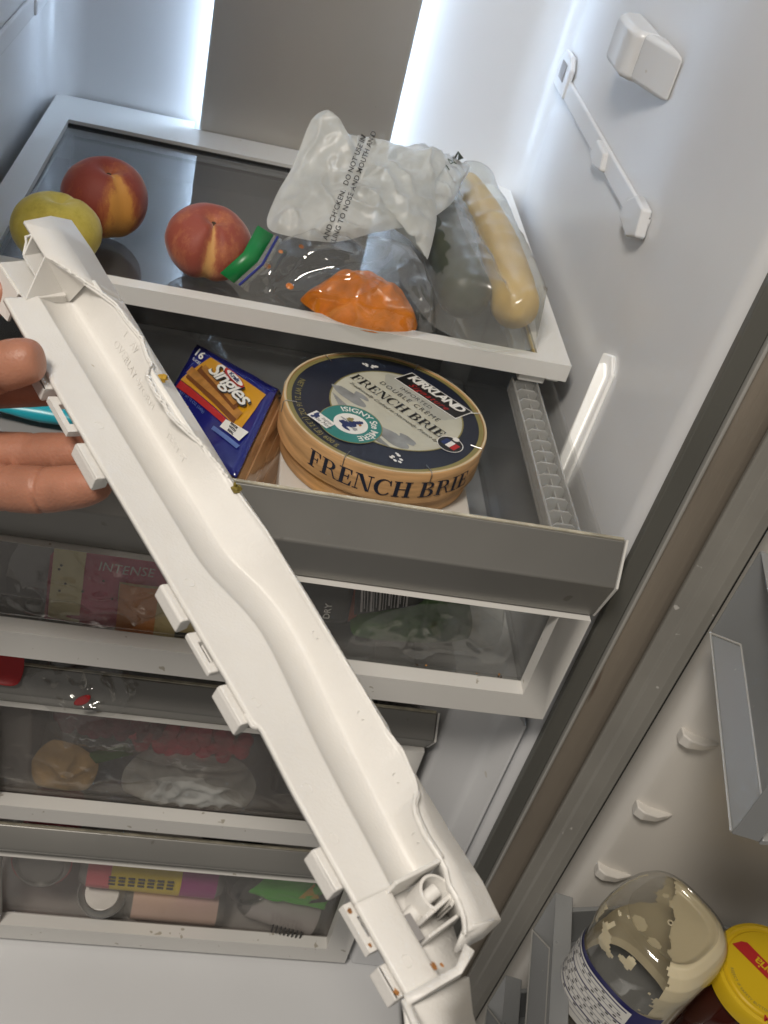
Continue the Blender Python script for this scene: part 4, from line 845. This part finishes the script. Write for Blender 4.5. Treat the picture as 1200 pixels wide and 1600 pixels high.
# jar with yellow lid
SC_ = Vector((.1495, -.6470, -.3305)); SH = .108
sj = thing('salsa_jar', 'dark red jar with a yellow lid marked MEDIUM', 'jar', tuple(SC_))
MB().lathe([(.030, .0005), (.033, .003), (.0345, .010), (.0345, .075), (.033, .085), (.031, SH - .014)], SC_, (0, 0, 1), 56).build('glass_body', 'salsa', sj, ang=60)
ld = MB().lathe([(.0345, SH - .0135), (.0358, SH - .0125), (.0358, SH - .003), (.0348, SH - .0008), (.0325, SH), (.0312, SH - .0012), (.0295, SH - .0014), (.0285, SH - .0004), (.0003, SH - .0004)], SC_, (0, 0, 1), 72).build('lid', 'lid_yellow', sj, ang=30)
sfn = plane_map(SC_ + Vector((0, 0, SH - .0002)), (cos(rad(-50)), sin(rad(-50)), 0), (sin(rad(50)), cos(rad(50)), 0))
MB().poly([sfn(-.0275, -.0035, .0001), sfn(.0275, -.0055, .0001), sfn(.0285, .0030, .0001), sfn(-.0215, .0062, .0001), sfn(-.0245, .0035, .0001)]).build('red_band', 'red_print', ld, smooth=False)
glyphs_to(glyphs('Victoria', .0096, bold=.00012, shear=.12, space=.92), lambda a, b, h: sfn(-a + .002, -b + .0006, h), .0003).build('lettering', 'lid_yellow', ld, smooth=False)
def lid_arc(txt, r, mid, size, m2, inside=True, bold=0):
    def fn(a, b, h): an = mid + a / r; rr = r - b; return tuple(SC_ + Vector((rr * cos(an), rr * sin(an), SH + h)))
    glyphs_to(glyphs(txt, size, bold=bold, space=1.1), fn, .0003).build('lettering', m2, ld, smooth=False)
lid_arc('MEDIUM', .0318, rad(-98), .0055, 'red_print', bold=.00025)
lid_arc('REJECT IF SAFETY BUTTON IS UP', .0262, rad(-140), .0026, 'gold')
for i in range(10):
    a = i * .7; MB().poly([sfn(.006 + .007 * cos(a) * (i % 3 - .5), .0085 + .0022 * sin(a * 2), .0004 + i * 1e-5), sfn(.0085 + .007 * cos(a) * (i % 3 - .5), .0092 + .0022 * sin(a * 2), .0004 + i * 1e-5), sfn(.007 + .007 * cos(a) * (i % 3 - .5), .0076 + .0022 * sin(a * 2), .0004 + i * 1e-5)]).build('sprig', 'leaf_green', ld, smooth=False)

# ================================================================== the broken trim held in the hand
TP = Vector((-.3338, -.5288, .0942)); TU = Vector((.5399, -.8277, -.1533)); TV = Vector((.8009, .5611, -.2092)); TW = Vector((.2592, -.0098, .9658))
def tl(u, v, w): return tuple(TP + (TU * u + TV * v + TW * w) * .001)
TP_ = tl
trim = thing('drawer_trim', 'broken white plastic drawer trim held up by a hand', 'plastic trim', tl(165, 15, -20))
e0 = [(-10, -9.2), (60, -9.5), (118, -9.0), (169, -8.4), (228, -8.0), (233, -7.8), (236, -6.2), (262, -7.8), (297, -8.4), (332, -9.0)]
g0 = [(-20, 7.8), (42.2, 7.8), (79.8, 7.7), (118.6, 7.9), (157.6, 8.0), (168.2, 9.2), (175.6, 11.4), (185.2, 14.4), (194.5, 16.2), (204, 16.2), (214.6, 15.1), (231.4, 12.9), (250, 10.6), (269.7, 9.0), (295.2, 7.3), (313, 5.6), (335, 5.4)]
g1 = [(-20, 29.3), (10.6, 29.6), (48.8, 29.4), (85.7, 29.3), (130.6, 28.8), (148.4, 28.3), (158.1, 29.6), (171.2, 34.4), (183.4, 36.8), (195, 37.0), (206.3, 36.2), (221.2, 34.4), (242.5, 31.4), (265.3, 28.7), (281.2, 26.8), (295.2, 25.6), (335, 25.0)]
e1 = [(-20, 12), (-16.2, 12.4), (-9.5, 17.9), (1.3, 24.5), (9.7, 29.9), (16.9, 33.5), (26.6, 33.8), (40.8, 35.5), (53.5, 32.2), (59, 32.0), (63, 28), (67.0, 25.7), (78.6, 24.4), (84.3, 25.6), (89.9, 24.5), (96.9, 26.4), (105.3, 29.6), (112.2, 32.4), (119.7, 36.6), (129.6, 39.0), (155, 41.0), (181.7, 39.9), (206.7, 38.8), (234.8, 38.0), (253.4, 36.9), (263.1, 38.2), (275.2, 35.4), (279.7, 32.9), (282, 29.2), (286.3, 27.0), (293.4, 25.6), (302.1, 25.8), (306.8, 25.4), (311.5, 23.1), (317.7, 22.6), (323.8, 20.5), (331, 14.3), (336, 9.5)]
w1t = [(-20, 14), (108, 14), (120, 9.6), (132, 7.4), (336, 7)]
e2 = [(-71, 50.0), (-46.3, 51.2), (-21.9, 49.8), (-0.7, 49.2), (20.6, 48.6), (32.9, 47.6), (53.8, 47.1), (95.7, 46.4), (125.7, 45.4), (157.2, 46.2), (179.1, 44.8), (204.5, 43.4), (233.1, 43.2), (255, 43.0), (272, 46.0), (288.8, 49.0), (313.5, 49.0), (327, 46.5)]
w2t = [(-71, 3), (250, 3), (290, -6), (330, -6)]
def rows_between(u0, u1, step, sec): return [sec(u0 + (u1 - u0) * i / int((u1 - u0) / step)) for i in range(int((u1 - u0) / step) + 1)]
def sm(tab, u, k=4): return sum(lerp(tab, u + d) for d in (-k, -k / 2, 0, k / 2, k)) / 5
# main plate: left flat, bead, groove, and the inner wall that rises to the jagged edge
def sec_plate(u0_):
    u = u0_
    def tl(u, v, w): return TP_(u - 10.5 * max(0, min(1.15, v / 25)) * max(0, min(1.15, 1 - (u - 1) / 16)) * max(0, min(1, 1 - (w + 5) / 17)), v, w)
    a, b, c = lerp(e0, u), sm(g0, u), sm(g1, u); j = (max(lerp(e1, u), 30.0) if u < 112 else lerp(e1, u)) + .3 * nz((u * .7, 0, 0)); w1 = lerp(w1t, u) - (.9 if u < 112 else 0)
    r = [tl(u, a, -2.2), tl(u, a, -.6), tl(u, a + .5, -.1), tl(u, a + 1.2, 0), tl(u, b - 2.0, 0), tl(u, b - 1.0, .3), tl(u, b - .2, .35), tl(u, b + .5, 0), tl(u, b + 1.3, -.9)]
    r += [tl(u, b + (c - b) * .30, -3.4), tl(u, b + (c - b) * .55, -5.9), tl(u, b + (c - b) * .80, -7.0), tl(u, c - .8, -7.1), tl(u, c - .1, -6.7), tl(u, c + .3, -6.0)]
    for k in range(1, 8):
        t = k / 7; r.append(tl(u, c + .3 + (j - c - .3) * (t ** 1.1), -6.0 + (w1 + 6.0) * t))
    return r
MB().loft(rows_between(-1.2, 303, 1.25, sec_plate)).build('base_plate', 'trim_white', trim, ang=75, solid=.0015, face=TW, soff=-1)
def sec_end(u):
    a, b = lerp(e0, u), sm(g0, u); t = max(0, (u - 318) / 17)
    return [tl(u, a + .05, -2.3), tl(u, a + .05, -.7), tl(u, a + .6, -.1), tl(u, b - 2, -.1), tl(u, b - .4, -.1), tl(u, b, -.5), tl(u, b + .2, -3)]
MB().loft(rows_between(302, 334, 2.0, sec_end)).build('base_end', 'trim_white', trim, ang=50, solid=.0016, face=TW)
def jag(u):
    k = 1 if u < 125 else .35
    return lerp(e1, u) + k * (.8 * nz((u * .55, 3, 0)) + .5 * nz((u * 1.7, 8, 0)))
def brk(u0, u1, st): return [[tl(u, jag(u) - .7 - .3 * nz((u * .9, 1, 1)), lerp(w1t, u) - .25), tl(u, jag(u) - .1, lerp(w1t, u) + .30 + .25 * nz((u * .8, 5, 2))), tl(u, jag(u) + .4, lerp(w1t, u) + .1 + .2 * nz((u * .7, 7, 2))), tl(u, jag(u) + .8, lerp(w1t, u) - .7)] for u in [u0 + st * i for i in range(int((u1 - u0) / st))]]
MB().loft(brk(-14, 126, .8)).build('broken_edge', 'trim_break', trim, ang=25)
MB().loft(brk(126, 330, 1.6)).build('broken_edge', 'trim_white', trim, ang=60)
# outer chamfered wall
def sec_out(u):
    b = lerp(e2, u); w2 = lerp(w2t, u); w1 = lerp(w1t, u) - .7
    a = 12.5 if u <= -16 else lerp(e1, u) + .25 * nz((u * 1.1, 4, 0)) if u < 108 else lerp(e1, u) + .3
    if u <= 1: return [tl(u, a, 13.6), tl(u, max(31.0, a + 1), 11.9), tl(u, max(31.4, a + 1.4), 11.5), tl(u, b - 1.2, w2 + 1.2), tl(u, b - .2, w2), tl(u, b + .2, w2 - 1.7), tl(u, b - 2, w2 - 12)]
    return [tl(u, a, w1), tl(u, a + (b - a) * .45, w1 + (w2 - w1) * .40), tl(u, a + (b - a) * .46, w1 + (w2 - w1) * .41), tl(u, b - 1.2, w2 + 1.0), tl(u, b - .2, w2), tl(u, b + .2, w2 - 1.7), tl(u, b - 2, w2 - 12)]
MB().loft([[tl(-43.6, 12.5, 13.6), tl(-54, 31.0, 11.9), tl(-54.5, 31.4, 11.5), tl(-65, lerp(e2, -65) - 1.2, 4.2), tl(-66, lerp(e2, -66) - .2, 3), tl(-66, lerp(e2, -66) + .2, 1.3), tl(-66, lerp(e2, -66) - 2, -9)], sec_out(-40), sec_out(-20), sec_out(-16), sec_out(-12), sec_out(-8), sec_out(-4), sec_out(1)]).build('outer_wall_end', 'trim_white', trim, ang=45, solid=.0014, face=TW)
MB().loft(rows_between(1.2, 327, 2.0, sec_out)).build('outer_wall', 'trim_white', trim, ang=18, solid=.0014, face=TW)
MB().loft([[tl(326, lerp(e1, 326) + 1, 6.0), tl(327.3, 34, 1.5), tl(327.3, 46, -6)], [tl(330, 16, 0), tl(329, 32, -8), tl(328, 44, -16)]]).build('outer_end_face', 'trim_white', trim, solid=.0012, face=TW)
# top end: end wall, two-storey square sleeve and side leaf
def sheet(name, rows, th=.0010, sm_=False): return MB().loft([[tl(*p) for p in r] for r in rows]).build(name, 'trim_white', trim, solid=th, soff=0, smooth=sm_, ang=85)
sheet('end_wall', [[(0, 0, -.4), (-11.5, 28.5, -8.0)], [(-16.1, 11.9, 13.5), (-.5, 27.0, 12.9)]], .0011)
sheet('sleeve_floor', [[(-27.0, -1.7, 0), (-39, 28, -3)], [(-.3, 0, -.1), (-9.8, 25, -3.2)]])
sheet('sleeve_shelf', [[(-25.8, 7.4, 6), (-34, 26, 4.6)], [(-10.9, 7.6, 6), (-15.5, 25, 4.6)]])
sheet('sleeve_back', [[(-32.8, 12.4, 13.2), (-41, 30, 11.6)], [(-25.9, 7.4, 6.2), (-34.2, 26, 4.8)]])
MB().tube([tl(-33.5, 12.4, 12.8), tl(-35.4, 11.4, 10.0), tl(-32.6, 10.6, 9.2), tl(-26.4, 7.6, 6.2)], [.0006, .0010, .0006, .0005], 7).build('broken_post', 'trim_break', trim)
sheet('side_leaf', [[(-27.0, -1.9, -.2), (-5.0, -.6, -.6)], [(-24, -4.2, -18), (-5.5, -1.0, -16.5)]], .0013)
# clips along the left edge
def clip(u0, u1, loop=False, rusty=False):
    v0, v1 = -13.2 if u0 < 120 else -11.6, -6.5
    if loop:
        c = MB().ring([(u0, v0), (u1, v0), (u1, v1), (u0, v1)], [(u0 + 5, v0 + 2.6), (u1 - 4.5, v0 + 2.6), (u1 - 4.5, v1), (u0 + 5, v1)], 'z', -5.4, -2.7).xf(lambda p: Vector(tl(p.x, p.y, p.z))).build('clip', 'trim_white', trim, bevel=.0007)
    else:
        c = MB().prism([(v0, -3.0), (v0 + .8, -2.2), (v1, -2.4), (v1, -8), (v0 + 1.2, -9.5), (v0, -8.5)], 'x', u0, u1).xf(lambda p: Vector(tl(p.x, p.y, p.z))).build('clip', 'trim_white', trim, bevel=.0006)
for u0, u1, lp_, ru in ((45, 57.5, 0, 0), (62, 83.5, 1, 0), (90.5, 111, 0, 0), (167, 185, 0, 0), (190, 208.5, 1, 0), (214.5, 231.5, 0, 0), (281, 296.3, 0, 0), (301, 317.5, 1, 1), (322, 333, 0, 0)): clip(u0, u1, lp_, ru)
MB().prism([(228, -8.6), (234, -8.6), (235.5, -6.5), (228, -5)], 'z', -2.6, -.6).xf(lambda p: Vector(tl(p.x, p.y, p.z))).build('stub', 'trim_white', trim, bevel=.0008)
# lower end: well with rib, ring boss and window
MB().box(303, 304.4, 4, 25, -6.5, 6.5).xf(lambda p: Vector(tl(p.x + (p.y - 10) * -.02, p.y, p.z if p.y < 20 else p.z + 1))).build('cross_rib', 'trim_white', trim, bevel=.0004)
MB().loft([[tl(304, 5.4, -7), tl(304, 34, -7)], [tl(334, 5.4, -7), tl(334, 22, -7)]]).build('well_floor', 'trim_white', trim, solid=.0014, face=TW)
rg = lambda r, h: [tl(311.5 + r * cos(t), 19.5 + r * sin(t), h) for t in [rad(20 + 300 * k / 28) for k in range(29)]]
MB().loft([rg(6.6, -6.8), rg(6.6, 3.2), rg(5.6, 3.4), rg(5.6, -6.8)]).build('ring_boss', 'trim_white', trim, ang=50)
MB().tube([tl(311, 15, -3), tl(310, 22, 1)], .0024, 12).build('peg', 'trim_white', trim)
MB().tube([tl(314, 8, -6), tl(312.5, 13, -3.5)], .003, 12).build('peg', 'trim_white', trim)
MB().box(315.5, 317, 11, 28, -6.8, 2.5).xf(lambda p: Vector(tl(p.x + (p.y - 12) * -.18, p.y, p.z))).build('rib', 'trim_white', trim, bevel=.0003)
MB().box(321.0, 322.2, 9, 24, -6.8, 1.0).xf(lambda p: Vector(tl(p.x + (p.y - 12) * -.1, p.y, p.z))).build('rib', 'trim_white', trim, bevel=.0003)
MB().box(312.5, 321.5, 5.7, 8.6, -7.5, -.6).xf(lambda p: Vector(tl(p.x, p.y, p.z))).build('window', 'grey_item', trim)
MB().loft([[tl(u, jag(u) + .1, lerp(w1t, u) - .2), tl(u, jag(u) + 3, 2), tl(u, jag(u) + 6, -6.8)] for u in [303 + 1.5 * i for i in range(13)]]).build('well_wall', 'trim_white', trim, ang=60, solid=.001, face=TW)
MB().loft([[tl(333, -10.5, .4), tl(333.5, 2, 1.6), tl(334, 9, 4.5), tl(330, 13, 9)], [tl(336, -11, .6), tl(336.2, 2, 2.0), tl(336.6, 9, 5.0), tl(333.4, 14.4, 9.4)], [tl(336.4, -11, -1), tl(336.6, 3, -.5), tl(337, 10, 2), tl(334, 16, 6)]]).build('end_lip', 'trim_white', trim, ang=60, solid=.0012, face=TW)
MB().loft([[tl(336.5, -10.5, -2), tl(337, 24, -10)], [tl(346, -9, -12), tl(346, 26, -20)], [tl(372, -8, -18), tl(372, 20, -24)]]).build('end_return', 'trim_white', trim, ang=30, solid=.0014, face=TW)
MB().loft([[tl(334, -12, .2), tl(334, -9.6, .5)], [tl(372, -14, -4), tl(372, -11.4, -3.8)], [tl(372, -14, -14), tl(372, -11, -14)]]).build('end_rim', 'trim_white', trim, solid=.0012, face=TW)
# raised mould writing on the wall and ejector rings
def wfn(u, q):     # q 0..1 up the wall
    c = sm(g1, u); j = max(lerp(e1, u), 30.0) if u < 112 else lerp(e1, u); w1 = lerp(w1t, u) - (.9 if u < 112 else 0); return c + .3 + (j - c - .3) * q ** 1.1, -6.0 + (w1 + 6.0) * q
for txt, uc, qc, size in (('OVERLAY-WORM', 52, .40, 5.2), ('L  AV', 38, .74, 5.0), ('TEST-T', 98, .34, 5.2)):
    g = glyphs(txt, size, space=1.15)
    def fn(a, b, h, uc=uc, qc=qc): v, w = wfn(uc + a, qc + b / 20); return tl(uc + a, v - .30, w + .10)
    glyphs_to(g, fn).build('mould_writing', 'trim_white', trim, smooth=False, solid=.00022, face=TW)
def ejr(u, v, w, r=2.0):
    MB().tube([tl(u + r * cos(t), v + r * sin(t), w) for t in [rad(-40 + 260 * k / 18) for k in range(19)]], .00016, 5).build('ejector_ring', 'trim_white', trim)
for u, v in ((226, -3), (262, -2.5), (281, -3.5), (325, -3), (170, -1), (83, 0)): ejr(u, v, .05)
for u in (205, 243, 270, 292):
    v, w = wfn(u, .62); ejr(u, v - .2, w + .1, 1.9)
def rust(u, v, w, r, seed):
    MB().poly([tl(u + r * 1.3 * cos(t) * (1 + .8 * nz((cos(t) * 2, sin(t) * 2, seed))), v + r * sin(t) * (1 + .8 * nz((cos(t) * 2, sin(t) * 2, seed + 4))), w) for t in [2 * pi * k / 24 for k in range(24)]]).build('rust_stain', 'rust', trim, smooth=False)
rust(330.5, 3.2, 2.35, 1.0, 1); rust(331.5, 5.4, 3.4, .6, 2); rust(303.5, -10.2, -2.6, .8, 4); rust(315.5, -10.0, -2.6, .6, 5); rust(331, -10.6, -2.1, .9, 6)
# crumbs stuck to it
def crumb(label, p, r, m2, seed):
    rows = [[tuple(V3(p) + Vector((cos(2 * pi * k / 9) * sin(pi * i / 6), sin(2 * pi * k / 9) * sin(pi * i / 6), cos(pi * i / 6) * .8)) * r * (1 + .9 * nz((k * .9, i * .8, seed)))) for k in range(9)] for i in range(7)]
    return tag(MB().loft(rows, True, True).build('crumb', m2, ang=30), label, 'crumb')
crumb('small yellow crumb stuck on the upper part of the white trim', tl(66, 34.5, 11.2), .0020, 'crumb', 1)
crumb('greenish crumb stuck midway along the edge of the white trim', tl(131.5, 38.6, 8.2), .0022, 'crumb_green', 6)

# ================================================================== the hand
def hand():
    vs, es, rs = [], [], []
    def vert(p, r): vs.append(p); rs.append(r); return len(vs) - 1
    root = vert((-.4150, -.5650, .0330), .024)
    def chain(start, pts):
        prev = start
        for p, r in pts: i = vert(p, r); es.append((prev, i)); prev = i
        return prev
    wr = chain(root, [((-.450, -.585, .010), .026), ((-.50, -.61, -.02), .027)])
    chain(root, [((-.3900, -.5790, .0460), .0175), ((-.3640, -.5795, .0660), .0145), ((-.3500, -.5790, .0770), .0122), ((-.3385, -.5785, .0860), .0112), ((-.3280, -.5790, .0925), .0116), ((-.3195, -.5800, .0965), .0104), ((-.3155, -.5803, .0980), .0068)])
    k1 = chain(root, [((-.3960, -.5780, .0250), .0170)])
    chain(k1, [((-.3640, -.5890, .0340), .0122), ((-.3440, -.5930, .0375), .0112), ((-.3290, -.5978, .0405), .0108), ((-.3110, -.6036, .0475), .0112), ((-.3060, -.6053, .0498), .0104), ((-.2930, -.6095, .0575), .0100), ((-.2850, -.6120, .0622), .0078), ((-.2815, -.6130, .0640), .0050)])
    k2 = chain(root, [((-.3980, -.5650, .0320), .0170)])
    chain(k2, [((-.3620, -.5735, .0378), .0116), ((-.3400, -.5767, .0418), .0104), ((-.3220, -.5790, .0463), .0104), ((-.3060, -.5840, .0530), .0100), ((-.2930, -.5870, .0590), .0098), ((-.2860, -.5890, .0620), .0060)])
    k3 = chain(root, [((-.3980, -.5520, .0420), .0165)])
    chain(k3, [((-.3627, -.5528, .0573), .0114), ((-.3407, -.5546, .0623), .0104), ((-.3257, -.5570, .0678), .0102), ((-.3097, -.5618, .0738), .0092), ((-.3017, -.5648, .0768), .0060)])
    k4 = chain(root, [((-.3960, -.5400, .0530), .0160)])
    chain(k4, [((-.3760, -.5280, .0660), .0118), ((-.3600, -.5135, .0790), .0108), ((-.3480, -.5075, .0850), .0104), ((-.3360, -.5060, .0860), .0092), ((-.3290, -.5060, .0862), .0060)])
    me = bpy.data.meshes.new('person'); o = bpy.data.objects.new('person', me)
    off = Vector(vs[0]); me.from_pydata([tuple(V3(p) - off) for p in vs], es, []); COL.objects.link(o); o.location = off
    m = o.modifiers.new('skin', 'SKIN'); m.use_smooth_shade = True
    sk = me.skin_vertices[0].data
    for i, r in enumerate(rs): sk[i].radius = (r, r); sk[i].use_root = (i == 0)
    s_ = o.modifiers.new('sub', 'SUBSURF'); s_.levels = 3; s_.render_levels = 3
    me.materials.append(MATS['skin'])
    dg = bpy.context.evaluated_depsgraph_get(); me2 = bpy.data.meshes.new_from_object(o.evaluated_get(dg)); o.modifiers.clear(); o.data = me2; me2.name = 'person'
    # flexion creases: shallow grooves across the palm side of the little finger
    cre = [Vector((-.3255, -.5990, .0418)), Vector((-.3085, -.6045, .0486)), Vector((-.3180, -.5780, .0490))]
    dr = Vector((.0145, -.0048, .0060)).normalized()
    for v in me2.vertices:
        q = v.co + off
        for c_, d_ in ((cre[0], dr), (cre[1], dr), (cre[2], dr), (Vector((-.3330, -.5788, .0890)), Vector((.85, -.03, .5)).normalized())):
            rel = q - c_; al = rel.dot(d_) + .0011 * nz(q * 260)
            if (rel - d_ * rel.dot(d_)).length < .0145 and abs(al) < .003:
                v.co -= (rel - d_ * rel.dot(d_)).normalized() * .0015 * math.exp(-(al / .0007) ** 2)
        v.co += Vector((0, 0, 1)) * .00025 * nz(q * 180)
    me2.polygons.foreach_set('use_smooth', [True] * len(me2.polygons))
    tag(o, 'hand reaching in from the left, gripping the white trim', 'person')
    return o
hand()
